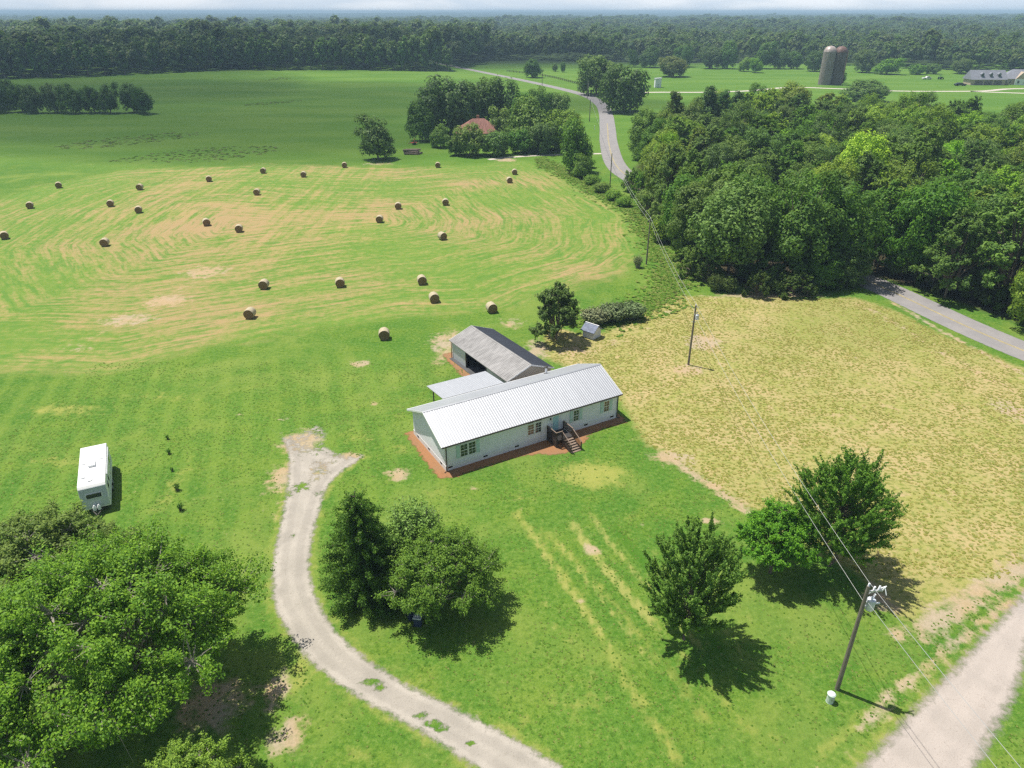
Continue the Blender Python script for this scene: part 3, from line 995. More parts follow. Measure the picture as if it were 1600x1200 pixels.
plant(rshrub, -5.9, 44.8, .92, 1.0, 0.2, 'shrub', 'big round bright green shrub with bare pale twigs on the lawn', 'shrub', None, (1.1, 1.35, .7))
wisp = bush(34, 3.6, 7.8, 300, 14000, 0.12, TWIG, 0.9, 0.14, 70, PALEBARK)
plant(wisp, -8.6, 48.6, 1.0, 1.0, 0.2, 'shrub', 'thin feathery pale shrub behind the big round shrub', 'shrub', None, (1.0, 1.55, .55))
smallt = bough_tree(36, 4.0, 9.2, .9, 26, 13000, .17, .16, BARK, .8, 1.1, 14)
plant(smallt, 6.8, 100.0, 1.0, 1.0, 0.8, 'small_tree', 'small dark tree beside the little white well house', 'tree', None, (.72, .80, .75))
scrub = bush(37, 2.6, 2.6, 90, 5200, 0.16, TWIG, 0.9, 0.2, 50, PALEBARK)
for i, (u, v, s, h, lab, co_) in enumerate([(930, 505, .95, .95, 'grey twiggy scrub right behind the little well house', (1, 1, .95)),
                                            (957, 500, 1.05, 1.05, 'grey green scrub in the middle of the scrub row', (.8, 1.0, .75)),
                                            (985, 497, .95, 1.0, 'grey green scrub at the far end of the scrub row near the lot', (.72, .95, .7))]):
    x, y = G(u, v)
    plant(scrub, x, y, s * 1.25, h, i * 1.3, 'shrub', lab, 'shrub', 'scrub bushes behind the well house', co_)
weed = bush(39, 1.5, 2.6, 70, 900, .09, TWIG, .95, .2, 50, PALEBARK)
x, y = G(996, 418)
plant(weed, x, y, 1.0, 1.0, 2.2, 'shrub', 'sparse weedy bush at the foot of the field edge pole', 'shrub', None, (.95, 1.1, .7))
sap = bush(38, 0.40, 0.8, 24, 200, 0.06, LEAF, 0.8, 0.25, 8)
for i, (u, v, s) in enumerate([(262, 686, .8), (264, 709, .9), (269, 736, .7), (277, 766, 1.2), (283, 797, 1.2)]):
    x, y = G(u, v)
    plant(sap, x, y, s, s, i, 'sapling', ['tiny sapling at the far end of the sapling row by the camper', 'tiny sapling second from the far end of the sapling row', 'smallest faint sapling in the middle of the sapling row',
          'leafy sapling second from the near end of the sapling row', 'leafy sapling at the near end of the row facing the trees'][i], 'shrub', 'row of saplings planted right of the camper', (.85, 1.1, .7))

# --- the wood on both sides of the paved road
HW = [round_tree(40 + i, 6.6, 17.5 + i % 2, 0.8 + .4 * (i % 3), 74, 15000, 0.27, 0.235, 0.32, 0.3, fill=0.2, limbs=12, skirt=-0.96) for i in range(4)]
HW += [bough_tree(46 + i, 6.8, 18.5, 2.0, 34, 15000, 0.26, 0.3, BARK, .86, 1.15, 12) for i in range(3)]
PN = [pine_tree(60 + i, 4.2, 20, 26, 3400, 0.36, 0.4) for i in range(2)]
road_np = [(a, b) for a, b in ROAD]
placed = []


def near_road(x, y, r):
    return line_d(np.array([x]), np.array([y]), road_np)[0] < r


def wood_tree(x, y, s, h, label, color, group='trees of the wood along the paved road', var=None):
    placed.append((x, y, s))
    plant(HW[RND.randrange(7) if var is None else var], x, y, s, h, RND.random() * 6.3, 'hardwood_tree', label, 'tree', group, color)


edge_trees = [(40.5, 127.5, 1.18, 1.0, 'broad bright green tree at the near corner of the wood beside the dry lot', (1.0, 1.22, 1.0), 0),
              (52, 125.5, 1.0, 1.0, 'dark dense tree right of the corner tree shading the dry lot', (.72, .80, .80), 1),
              (60.5, 129.0, 0.95, 1.02, 'dark tree overhanging the left side of the road where it enters the wood', (.78, .86, .85), 2),
              (75.5, 126.5, 1.0, 1.05, 'dark green tree overhanging the right side of the road mouth', (.85, 1.0, .85), 3),
              (84, 114, 1.12, 1.15, 'tall tree with layered branches on the far roadside of the dry lot', (.95, 1.1, .9), 4),
              (92, 101, 1.1, 1.12, 'tall roadside tree cut by the right frame edge', (1.05, 1.12, .9), 5),
              (87, 97.5, 0.55, 0.5, 'small pale leafed tree in front of the tall roadside trees', (1.5, 1.35, 1.1), 0),
              (100, 88, 1.1, 1.1, 'roadside tree furthest to the near right beyond the dry lot', (.9, 1.0, .85), 2),
              (38.5, 143, 0.9, 0.88, 'mid green tree on the field edge behind the corner tree', (.95, 1.0, .85), 3),
              (39, 158, 0.85, 0.86, 'tree on the field edge above the olive bush', (1.0, 1.02, .85), 4),
              (38.5, 172, 0.9, 0.95, 'tree on the field edge midway up the wood', (.9, .98, .85), 5),
              (41, 200, .72, .80, 'bright yellow green tree where the road leaves the wood', (1.8, 1.75, .7), 1),
              (43, 216, .8, .85, 'yellow green tree at the bend of the road behind the wood', (1.6, 1.55, .75), 2),
              (82.5, 172, 1.0, 1.12, 'bright lime green tree rising in the middle of the wood', (2.1, 2.15, .75), 0),
              (70, 158, .7, .95, 'smaller lime green tree beside the brightest tree of the wood', (1.8, 1.8, .75), 3),
              (118, 130, .8, .95, 'yellow green tree in the wood near the right frame edge', (2.0, 1.8, .8), 5)]
for x, y, s, h, lab, c, v in edge_trees:
    wood_tree(x, y, s, h, lab, c, var=v)
for x, y, s in ((57.5, 137, .95), (71.5, 135, .9), (66, 146, .9), (61.5, 124.6, .62), (56, 122.5, .6), (46.3, 132.5, .9), (55, 130.5, .8), (88, 127, .9), (82, 121.5, .7), (47, 124.5, .55), (92, 113, .8)):
    wood_tree(x, y, s, s * (1.0 if s > .65 else .62), 'dark tree filling the front of the wood near the road mouth', (.85, .95, .9))
tones = [((.82, .92, .85), 'dark green hardwood tree packed inside the roadside wood'), ((1.0, 1.05, .9), 'mid green hardwood tree packed inside the roadside wood'),
         ((1.35, 1.2, .85), 'olive green hardwood tree packed inside the roadside wood'), ((.74, .84, .88), 'deep blue green hardwood tree packed inside the roadside wood'),
         ((1.75, 1.8, .8), 'light green hardwood tree packed inside the roadside wood')]
n_w = 0
for tries in range(14000):
    x, y = RND.uniform(34, 285), RND.uniform(85, 318)
    if x > 0.80 * y + 22 or not inside(x, y, WOOD) or near_road(x, y, 6.5):
        continue
    s = RND.uniform(.76, 1.12)
    if any((x - a) ** 2 + (y - b) ** 2 < (4.3 * (s + q)) ** 2 * 0.80 for a, b, q in placed):
        continue
    k = RND.choices(range(5), (3, 3.5, 2.4, 2.2, 2.2 if x > 80 else 0.4))[0]
    wood_tree(x, y, s, s * RND.uniform(.85, 1.08) * (0.92 if y > 180 else 1.0), tones[k][1], tones[k][0])
    n_w += 1
    if n_w > 235:
        break
for i, (u, v, h) in enumerate([(1052, 192, 1.0), (1105, 186, 1.05), (1128, 184, .95), (1150, 180, .9)]):
    x, y = G(u, v)
    x, y = x * 0.80, y * 0.80
    plant(PN[i % 2], x, y, 1.15, h * .95, i * 1.7, 'pine_tree', ['thin dead topped pine at the back left of the wood', 'tallest dark pine at the back of the wood', 'dark pine right of the tallest pine behind the wood',
          'low dark pine on the right of the pine group behind the wood'][i], 'tree', 'pines at the back of the wood', (1.5, 1.0, .8) if i == 0 else (.95, 1.05, .9))
under = bush(70, 3.4, 3.6, 60, 5200, 0.19, LEAF, 0.6, 0.25, 16)
under2 = bough_tree(71, 4.2, 5.4, .3, 15, 6500, .17, .12, BARK, .85, 1.15, 12)
for me_, nm_ in zip(under2, ('stem', 'foliage')):
    me_.name = nm_
foot = smooth_path([(35.5, 240), (34.5, 222), (35, 205), (36, 190), (35, 178), (35.5, 163), (36, 150), (36, 134), (35.5, 124), (40, 119), (47, 117.8), (54, 119.2), (59.5, 123.5)], 3.1)
foot2 = smooth_path([(72.5, 129.5), (76, 121.5), (80.3, 113), (83.3, 104.5), (86, 98.5), (90, 92), (95, 85), (100, 77)], 2.9)
for (x, y) in foot + foot2:
    if near_road(x, y, 4.6):
        continue
    s_ = RND.uniform(.5, 1.0)
    c = RND.uniform(.55, .75) if y < 126 else RND.uniform(.95, 1.25)
    plant(RND.choice((under, under2, under2)), x + RND.uniform(-1.3, .8) + (2.0 if (x, y) in foot2 else 0), y + RND.uniform(.6, 2.6), s_, s_ * RND.uniform(.8, 1.55), RND.random() * 6, 'shrub', 'dark low bush filling the foot of the roadside wood', 'shrub', 'bushes along the foot of the wood', (c, c, c * .9))
x, y = G(1033, 378)
plant(under, x, y, 1.0, 1.35, 1.0, 'shrub', 'olive yellow bush on the field edge below the wood', 'shrub', None, (1.7, 1.45, .8))
for i, (u, v, s) in enumerate([(905, 276, .9), (925, 288, .9), (940, 300, .9), (958, 312, .85), (975, 322, .8), (915, 262, 1.1)]):
    x, y = G(u, v)
    plant(under, x, y, s, s * .8, i, 'shrub', 'rank green bush in the weedy strip between hay field and road', 'shrub', 'bushes of the weedy field edge', (1.25, 1.35, .9))

# --- trees round the old farmhouse and over the far fields
FT = [round_tree(80 + i, 7.0, 15.0, 0.3 + 0.3 * (i % 2), 60, 6500, 0.42, 0.25, 0.27, 0.35, fill=0.25, limbs=8, skirt=-0.93) for i in range(4)]
far_list = [  # photo base x, base y, top y, half width, tone, label
    (592, 252, 187, 31, (.72, .84, .80), 'lone dark tree standing in the green field by the hay bales'),
    (700, 214, 122, 48, (.62, .74, .85), 'largest dark oak behind the red roof'),
    (755, 206, 124, 34, (.70, .72, .80), 'dark oak with a russet tinge right of the largest oak'),
    (660, 222, 160, 23, (.66, .76, .85), 'dark oak at the field side of the farmhouse trees'),
    (800, 205, 128, 28, (.60, .72, .85), 'round dark oak behind the farmhouse awning'),
    (845, 200, 138, 24, (.80, .95, .85), 'green tree right of the round dark oak'),
    (872, 200, 146, 20, (.80, .92, .85), 'tree at the road side back corner of the farmhouse grove'),
    (828, 236, 158, 34, (.95, 1.05, .8), 'mid green tree right of the red roof'),
    (790, 226, 172, 24, (1.1, 1.1, 1.0), 'grey green tree hard against the red roof'),
    (862, 236, 190, 22, (.72, .86, .85), 'low dark tree near the dirt track end'),
    (884, 240, 172, 28, (1.35, 1.4, .75), 'yellow green tree by the dirt track gateway'),
    (897, 272, 190, 28, (.95, 1.1, .8), 'rounded green tree on the field corner beside the road'),
    (912, 281, 246, 15, (1.0, 1.15, .8), 'small bush like tree at the foot of the rounded field corner tree'),
    (733, 246, 196, 26, (1.15, 1.2, .9), 'bright leafy tree in front of the red roof'),
    (772, 246, 207, 26, (.78, .95, .85), 'dark leafy tree covering the right end of the farmhouse'),
    (688, 232, 197, 17, (1.0, 1.05, .9), 'low tree at the left end of the farmhouse'),
    (712, 244, 214, 16, (.85, .98, .85), 'low leafy tree left of the bright one before the red roof'),
    (812, 242, 205, 20, (.70, .85, .85), 'dark low tree beside the farmhouse carport'),
    (846, 242, 192, 24, (.74, .88, .85), 'dark tree in the corner between carport and dirt track'),
    (815, 214, 150, 24, (.72, .86, .85), 'dark tree filling the back of the farmhouse grove'),
    (725, 214, 140, 30, (.64, .76, .85), 'dark oak filling the gap above the red roof'),
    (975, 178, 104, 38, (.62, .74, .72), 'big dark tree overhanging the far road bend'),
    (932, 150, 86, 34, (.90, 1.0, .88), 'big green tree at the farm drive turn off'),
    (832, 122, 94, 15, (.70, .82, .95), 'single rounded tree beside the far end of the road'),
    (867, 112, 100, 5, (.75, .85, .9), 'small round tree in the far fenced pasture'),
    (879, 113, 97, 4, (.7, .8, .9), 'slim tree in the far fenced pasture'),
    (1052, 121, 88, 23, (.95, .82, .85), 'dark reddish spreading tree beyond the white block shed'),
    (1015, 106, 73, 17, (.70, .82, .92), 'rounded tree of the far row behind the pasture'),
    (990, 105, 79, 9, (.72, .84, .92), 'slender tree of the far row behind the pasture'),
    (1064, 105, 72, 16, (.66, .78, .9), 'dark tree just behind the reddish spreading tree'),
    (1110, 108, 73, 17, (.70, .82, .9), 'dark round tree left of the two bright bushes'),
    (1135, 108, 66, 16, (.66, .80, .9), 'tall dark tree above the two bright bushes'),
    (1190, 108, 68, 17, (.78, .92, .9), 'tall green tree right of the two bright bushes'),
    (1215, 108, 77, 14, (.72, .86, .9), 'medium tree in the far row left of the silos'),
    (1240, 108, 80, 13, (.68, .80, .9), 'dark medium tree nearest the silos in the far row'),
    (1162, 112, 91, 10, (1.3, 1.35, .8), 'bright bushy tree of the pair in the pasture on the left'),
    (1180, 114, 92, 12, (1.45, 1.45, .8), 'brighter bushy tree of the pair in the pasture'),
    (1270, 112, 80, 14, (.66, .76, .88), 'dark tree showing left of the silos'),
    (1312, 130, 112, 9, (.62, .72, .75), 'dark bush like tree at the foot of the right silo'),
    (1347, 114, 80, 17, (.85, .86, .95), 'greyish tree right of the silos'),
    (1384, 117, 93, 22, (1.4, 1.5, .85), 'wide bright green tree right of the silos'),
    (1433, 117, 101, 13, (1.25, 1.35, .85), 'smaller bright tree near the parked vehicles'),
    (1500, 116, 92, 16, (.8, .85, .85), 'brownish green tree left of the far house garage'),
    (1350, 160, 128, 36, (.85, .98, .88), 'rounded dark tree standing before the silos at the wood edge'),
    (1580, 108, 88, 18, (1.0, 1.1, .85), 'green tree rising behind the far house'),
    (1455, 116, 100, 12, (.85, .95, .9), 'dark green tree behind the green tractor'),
    (1300, 108, 78, 15, (.7, .82, .9), 'dark tree behind the gap between the silos'),
]
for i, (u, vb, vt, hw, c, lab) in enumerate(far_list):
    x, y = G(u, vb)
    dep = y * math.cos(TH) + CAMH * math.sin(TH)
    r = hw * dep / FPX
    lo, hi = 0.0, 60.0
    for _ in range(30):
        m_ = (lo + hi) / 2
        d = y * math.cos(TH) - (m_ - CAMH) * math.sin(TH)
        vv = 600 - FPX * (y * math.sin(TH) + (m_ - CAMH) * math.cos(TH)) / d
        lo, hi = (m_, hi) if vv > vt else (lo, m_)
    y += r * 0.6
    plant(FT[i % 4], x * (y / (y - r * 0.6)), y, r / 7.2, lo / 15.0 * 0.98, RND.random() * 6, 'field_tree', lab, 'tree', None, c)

# front row of the dark wood behind the field, and the copse left of it
LOWT = [round_tree(90 + i, 5.4, 25, 1.5, 30, 900, 1.05, 0.3, 0.26, 0.4, fill=0.2, limbs=4, skirt=-0.9) for i in range(4)]
for p in LOWT:
    p[0].name = 'trunk'
bound = [(-640, 520), (-470, 540), (-340, 590), (-247, 668), (-140, 668), (-50, 650)]


def bound_y(x):
    return float(np.interp(x, [b[0] for b in bound], [b[1] for b in bound]))


x = -500.0
while x < -48:
    plant(LOWT[RND.randrange(4)], x, bound_y(x) + RND.uniform(2, 7), RND.uniform(.85, 1.2), RND.uniform(.88, 1.12), RND.random() * 6, 'hardwood_tree',
          'tall dark tree in the front row of the wood behind the green field', 'tree', 'front row of the dark wood behind the field', (.74, .84, .82))
    x += RND.uniform(8.5, 11.5)
copse = [(-181, 372, .9), (-189, 378, 1.0), (-199, 374, 1.0), (-208, 377, .95), (-217, 374, 1.0), (-227, 378, 1.0), (-237, 375, .95), (-246, 380, .95), (-256, 376, 1.05), (-266, 383, 1.1), (-277, 378, 1.1),
         (-283, 398, 1.2), (-292, 410, 1.25), (-300, 425, 1.25), (-285, 372, 1.0), (-310, 440, 1.2), (-318, 455, 1.2), (-296, 390, 1.2), (-262, 392, 1.15)]
for x, y, s in copse:
    plant(FT[RND.randrange(4)], x, y, s * .8, s * .86, RND.random() * 6, 'field_tree', 'dark tree of the copse jutting into the field from the left', 'tree', 'trees of the copse left of the green field', (.60, .74, .82))

# the endless forest beyond: instances of simple tree clumps
proto_col = bpy.data.collections.new('forest protos')


def far_proto(i, R, H, nc, nl, size, leaf):
    rg = np.random.default_rng(200 + i)
    c = np.array([0, 0, H * 0.55])
    d = rdir(rg, nc)
    d[:, 2] = np.abs(d[:, 2]) * 1.2 - 0.35
    C = c + d * np.array([R, R, H * 0.45]) * 0.75
    V, F = leaves(rg, C, C, R * 0.42, nl // nc, size, aspect=0.8, outw=0.8, up=0.5, rand=0.5, center=c, shell=3)
    # a closed inner body so that no ground shows through
    o = bpy.data.objects.new('forest_tree', np_mesh('forest_tree', V, F, [leaf]))
    o.color = (1.45, 1.4, 1.15, 1)
    proto_col.objects.link(o)


for i in range(4):
    far_proto(i, 6.0 + i * .5, 20 + 2 * i, 12, 300, 1.25, LEAF)
far_proto(5, 4.5, 24, 12, 260, 1.15, NEEDLE)


def gn_forest(name, P, S, label, idx=None):
    me = bpy.data.meshes.new(name)
    me.vertices.add(len(P))
    me.vertices.foreach_set('co', np.asarray(P, np.float32).ravel())
    rg = np.random.default_rng(5)
    a = me.attributes.new('scl', 'FLOAT_VECTOR', 'POINT')
    a.data.foreach_set('vector', np.asarray(S, np.float32).ravel())
    a = me.attributes.new('rot', 'FLOAT', 'POINT')
    a.data.foreach_set('value', rg.uniform(0, 6.28, len(P)).astype(np.float32))
    a = me.attributes.new('idx', 'INT', 'POINT')
    a.data.foreach_set('value', rg.integers(0, 5, len(P)).astype(np.int32))
    o = link(name, me)
    ng = bpy.data.node_groups.new('forest', 'GeometryNodeTree')
    ng.interface.new_socket('Geometry', in_out='INPUT', socket_type='NodeSocketGeometry')
    ng.interface.new_socket('Geometry', in_out='OUTPUT', socket_type='NodeSocketGeometry')
    gi, go = ng.nodes.new('NodeGroupInput'), ng.nodes.new('NodeGroupOutput')
    ci = ng.nodes.new('GeometryNodeCollectionInfo')
    ci.inputs['Collection'].default_value = proto_col
    ci.inputs['Separate Children'].default_value = True
    ci.inputs['Reset Children'].default_value = True
    ip = ng.nodes.new('GeometryNodeInstanceOnPoints')
    ip.inputs['Pick Instance'].default_value = True

    def na(n, ty):
        q = ng.nodes.new('GeometryNodeInputNamedAttribute')
        q.data_type = ty
        q.inputs['Name'].default_value = n
        return q.outputs['Attribute']
    cx = ng.nodes.new('ShaderNodeCombineXYZ')
    ng.links.new(na('rot', 'FLOAT'), cx.inputs[2])
    ng.links.new(gi.outputs[0], ip.inputs['Points'])
    ng.links.new(ci.outputs[0], ip.inputs['Instance'])
    ng.links.new(na('idx', 'INT'), ip.inputs['Instance Index'])
    ng.links.new(cx.outputs[0], ip.inputs['Rotation'])
    ng.links.new(na('scl', 'FLOAT_VECTOR'), ip.inputs['Scale'])
    ng.links.new(ip.outputs[0], go.inputs[0])
    md = o.modifiers.new('forest', 'NODES')
    md.node_group = ng
    return tag(o, label, 'forest', None, 'stuff')


rg = np.random.default_rng(77)


def forest_pts(y0, y1, step, jit, keep):
    P = []
    ys = np.arange(y0, y1, step)
    for y in ys:
        w = 0.84 * y + 60
        xs = np.arange(-w, w, step)
        q = np.stack([xs + rg.normal(size=len(xs)) * jit, np.full(len(xs), y) + rg.normal(size=len(xs)) * jit], 1)
        P.append(q)
    P = np.concatenate(P)
    return P[keep(P[:, 0], P[:, 1])]


def keep1(x, y):
    b = np.interp(x, [-900, -640, -470, -340, -247, -140, -50, -30, 0, 60, 130, 200, 260, 330, 420, 520, 900],
                  [500, 528, 548, 598, 676, 676, 658, 800, 800, 790, 770, 765, 770, 700, 640, 620, 600])
    k = y > b
    k &= ~((np.abs(x + 60 + (y - 700) * 0.25) < 9) & (y < 900))
    gap = (np.sin(x / 170 + 1.0) * np.sin(y / 140 + 0.5) > 0.83) & (y > 1000)
    gap &= x < 100
    return k & ~gap


P1 = forest_pts(500, 1500, 9.5, 2.6, keep1)
n = len(P1)
s = rg.uniform(.72, 1.15, n) * np.where(P1[:, 0] < -30, 1.12, 0.88) * (1 + .22 * np.sin(P1[:, 0] / 61 + P1[:, 1] / 83) * np.sin(P1[:, 0] / 23 - P1[:, 1] / 47))
gn_forest('forest', np.concatenate([P1, zt(P1[:, 0], P1[:, 1])[:, None]], 1), np.stack([s, s, s * rg.uniform(.75, 1.1, n)], 1), 'unbroken forest behind the fields in the middle distance')
P2 = forest_pts(1500, 4200, 17, 6, lambda x, y: np.sin(x / 330 + 2) * np.sin(y / 300) < 0.93)
n = len(P2)
s = rg.uniform(1.3, 1.9, n) * (1 + .25 * np.sin(P2[:, 0] / 140 + P2[:, 1] / 210) * np.sin(P2[:, 0] / 90 - P2[:, 1] / 120))
gn_forest('forest', np.concatenate([P2, zt(P2[:, 0], P2[:, 1])[:, None]], 1), np.stack([s, s, s * rg.uniform(.4, .66, n)], 1), 'hazy forest plain between the middle distance and the horizon')
P3 = forest_pts(4200, 13500, 75, 30, lambda x, y: x < 1e9)
n = len(P3)
s = rg.uniform(5.0, 8.5, n)
gn_forest('forest', np.concatenate([P3, zt(P3[:, 0], P3[:, 1])[:, None] - 3], 1), np.stack([s, s, rg.uniform(.55, .8, n)], 1), 'blue forest fading out along the horizon')

# ------------------------------------------------------------------ materials of buildings
M_WHITE = simple('white vinyl siding', (0.80, 0.80, 0.86), 0.55, var=0.05, scale=1.2)
M_PALESIDING = simple('pale grey siding', (0.60, 0.64, 0.66), 0.6, var=0.06, scale=1.2)  # the outbuilding siding is pale grey in itself
M_TRIM = simple('white trim', (0.80, 0.81, 0.82), 0.5, var=0.04)
M_GALV = simple('galvanised roof sheet', (0.56, 0.575, 0.605), 0.52, metal=0.78, var=0.05, scale=0.9, streak=(3, 0.35, 1))
M_DARKM = simple('dark bronze metal', (0.055, 0.05, 0.045), 0.5, var=0.2)
M_BLACK = simple('black opening', (0.012, 0.012, 0.013), 0.8, var=0.1)
M_AQUA = simple('pale aqua paint', (0.50, 0.66, 0.66), 0.55, var=0.06)
M_AQUA2 = simple('aqua door paint', (0.42, 0.66, 0.72), 0.5, var=0.06)
M_GLASS = simple('dark window glass', (0.03, 0.045, 0.04), 0.06, var=0.3, scale=0.8, spec=0.7)
M_BLIND = simple('window with brown blind', (0.16, 0.095, 0.06), 0.12, var=0.25, scale=0.8, spec=0.6)
M_BROWN = simple('dark brown stained wood', (0.055, 0.036, 0.027), 0.7, var=0.3, scale=3, streak=(1, 1, 6))
M_DECK = simple('dark deck board', (0.05, 0.047, 0.047), 0.7, var=0.25, scale=2)
M_TREAD = simple('worn brown tread', (0.21, 0.155, 0.12), 0.75, var=0.25, scale=2)
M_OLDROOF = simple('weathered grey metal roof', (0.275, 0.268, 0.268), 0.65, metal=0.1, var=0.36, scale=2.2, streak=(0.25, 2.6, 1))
M_DARKROOF = simple('metal roof toned by reflection', (0.05, 0.056, 0.075), 0.55, var=0.2, scale=2.0, streak=(0.3, 2, 1))  # same sheet as the grey slope; its darker reflection is put into the colour
M_TAN = simple('tan siding', (0.48, 0.43, 0.36), 0.65, var=0.06)
M_CONC = simple('dark concrete', (0.09, 0.09, 0.095), 0.8, var=0.25)
M_GREY = simple('light grey metal', (0.62, 0.64, 0.66), 0.4, metal=0.3, var=0.1)

# ------------------------------------------------------------------ the white manufactured house
HA = (-7.205, 64.665)
HROT = math.atan2(0.49907555, 0.86655848)
HL, HWD, WT = 23.25, 9.0, 3.2
RZ, EZ = 5.42, 3.38            # ridge and front eave heights
SL = (RZ - EZ) / (HWD / 2 + 0.3)
house = empty('manufactured_house', (HA[0], HA[1], 0), HROT, 'long white single storey house with a pale metal gable roof', 'house')


def roof_z(v):
    return RZ - SL * abs(v - HWD / 2)


def siding_long(v0, sgn, name):
    mb = MB()
    mb.box(0, HL, min(v0, v0 - sgn * 0.1), max(v0, v0 - sgn * 0.1), 0.0, WT)
    z = 0.66
    while z < WT - 0.01:
        z1 = min(z + 0.19, WT)
        mb.quad((0, v0 + sgn * 0.034, z), (HL, v0 + sgn * 0.034, z), (HL, v0 + sgn * 0.006, z1), (0, v0 + sgn * 0.006, z1))
        mb.quad((0, v0 + sgn * 0.004, z), (HL, v0 + sgn * 0.004, z), (HL, v0 + sgn * 0.034, z), (0, v0 + sgn * 0.034, z))
        z = z1
    return mb.build(name, M_WHITE, house)


def siding_gable(u0, sgn):
    mb = MB()
    y0, y1 = 0.11, HWD - 0.11
    a, b = u0, u0 - sgn * 0.1
    mb.prism([(min(a, b), y0, 0), (min(a, b), y1, 0), (min(a, b), y1, roof_z(y1) - .12), (min(a, b), HWD / 2, RZ - .12), (min(a, b), y0, roof_z(y0) - .12)], (abs(a - b), 0, 0))
    z = 0.66
    while z < RZ - 0.2:
        z1 = min(z + 0.19, RZ - 0.14)
        w0 = min(HWD / 2 - 0.11, (RZ - .14 - z) / SL)
        w1 = min(HWD / 2 - 0.11, max(0.0, (RZ - .14 - z1) / SL))
        c = HWD / 2
        mb.quad((u0 + sgn * .034, c - w0, z), (u0 + sgn * .034, c + w0, z), (u0 + sgn * .006, c + w1, z1), (u0 + sgn * .006, c - w1, z1))
        z = z1
    return mb.build('wall', M_WHITE, house)


siding_long(0, -1, 'wall')
siding_long(HWD, 1, 'wall')
siding_gable(0, -1)
siding_gable(HL, 1)
MB().box(-0.045, HL + 0.045, -0.055, -0.002, 0, 0.64).build('skirting', M_TRIM, house)
MB().box(-0.055, -0.003, 0.0, HWD, 0, 0.64).build('skirting', M_TRIM, house)
MB().box(HL + 0.003, HL + 0.055, 0.0, HWD, 0, 0.64).build('skirting', M_TRIM, house)
# roof: two slopes of ribbed metal sheet
u0, u1 = -0.55, HL + 0.45
for sgn in (-1, 1):
    ve = HWD / 2 + sgn * (HWD / 2 + 0.32)
    ze = roof_z(ve)
    mb = MB()
    mb.prism([(u0, HWD / 2, RZ), (u0, ve, ze), (u0, ve, ze - 0.08), (u0, HWD / 2, RZ - 0.08)], (u1 - u0, 0, 0))
    rp = mb.build('roof_panel', M_GALV, house)
    mb = MB()
    u = u0 + 0.03
    while u < u1 - 0.03:
        mb.prism([(u - .04, HWD / 2, RZ), (u, HWD / 2, RZ + .011), (u + .04, HWD / 2, RZ)], (0, ve - HWD / 2, ze - RZ))
        u += 0.305
    tag(mb.build('rib', M_GALV, rp), kind='stuff')
    MB().box(u0, u1, min(ve, ve + sgn * .09), max(ve, ve + sgn * .09), ze - 0.15, ze - 0.02).build('gutter', M_DARKM if sgn < 0 else M_TRIM, house)
    for uu in (u0, u1):
        s2 = -1 if uu == u0 else 1
        MB().prism([(uu, HWD / 2, RZ + .02), (uu, ve, ze + .02), (uu, ve, ze - .19), (uu, HWD / 2, RZ - .19)], (s2 * 0.035, 0, 0)).build('rake_trim', M_TRIM, house)
    MB().prism([(u0, ve - sgn * .33, ze - .10), (u0, ve, ze - .10), (u0, ve, ze - .14), (u0, ve - sgn * .33, ze - .14)], (u1 - u0, 0, 0)).build('soffit', M_TRIM, house)
mb = MB()
mb.prism([(u0, HWD / 2 - .18, RZ - .035), (u0, HWD / 2, RZ + .055), (u0, HWD / 2 + .18, RZ - .035)], (u1 - u0, 0, 0))
mb.build('ridge_cap', M_GALV, house)
for u in (0.02, HL - 0.02):
    mb = MB()
    mb.tube([(u, -0.33, EZ - 0.12), (u, -0.12, EZ - 0.32), (u, -0.12, 0.12), (u - 0.35 if u < 1 else u + .3, -0.3, 0.06)], 0.065, 6)
    mb.build('downspout', M_DARKM, house)


def window(parent, u0, u1, z0, z1, cols=2, rows=4, glass=M_GLASS, transom=False, v=0.0, shutters=()):
    f = MB()
    fw = 0.07
    f.box(u0 - fw, u1 + fw, v - .075, v - .02, z1, z1 + fw)
    f.box(u0 - fw, u1 + fw, v - .085, v - .02, z0 - fw, z0)
    f.box(u0 - fw, u0, v - .075, v - .02, z0, z1)
    f.box(u1, u1 + fw, v - .075, v - .02, z0, z1)
    fo = f.build('window', M_TRIM, parent)
    MB().box(u0, u1, v - .048, v - .03, z0, z1).build('pane', glass, fo)
    m = MB()
    zm = (z0 + z1) / 2
    if not transom:
        m.box(u0, u1, v - .072, v - .049, zm - .035, zm + .035)
    for k in range(1, cols):
        uu = u0 + (u1 - u0) * k / cols
        m.box(uu - .014, uu + .014, v - .058, v - .0485, z0, z1)
    for k in range(1, rows):
        zz = z0 + (z1 - z0) * k / rows
        if abs(zz - zm) > .03:
            m.box(u0, u1, v - .057, v - .0485, zz - .014, zz + .014)
    m.build('muntin', M_TRIM, fo)
    for a, b in shutters:
        s = MB().box(a, b, v - .07, v - .036, z0 - .08, z1 + .08)
        s.box(a + .04, b - .04, v - .082, v - .069, z0, (z0 + z1) / 2 - .05)
        s.box(a + .04, b - .04, v - .082, v - .069, (z0 + z1) / 2 + .05, z1)
        s.build('shutter', M_AQUA, parent)


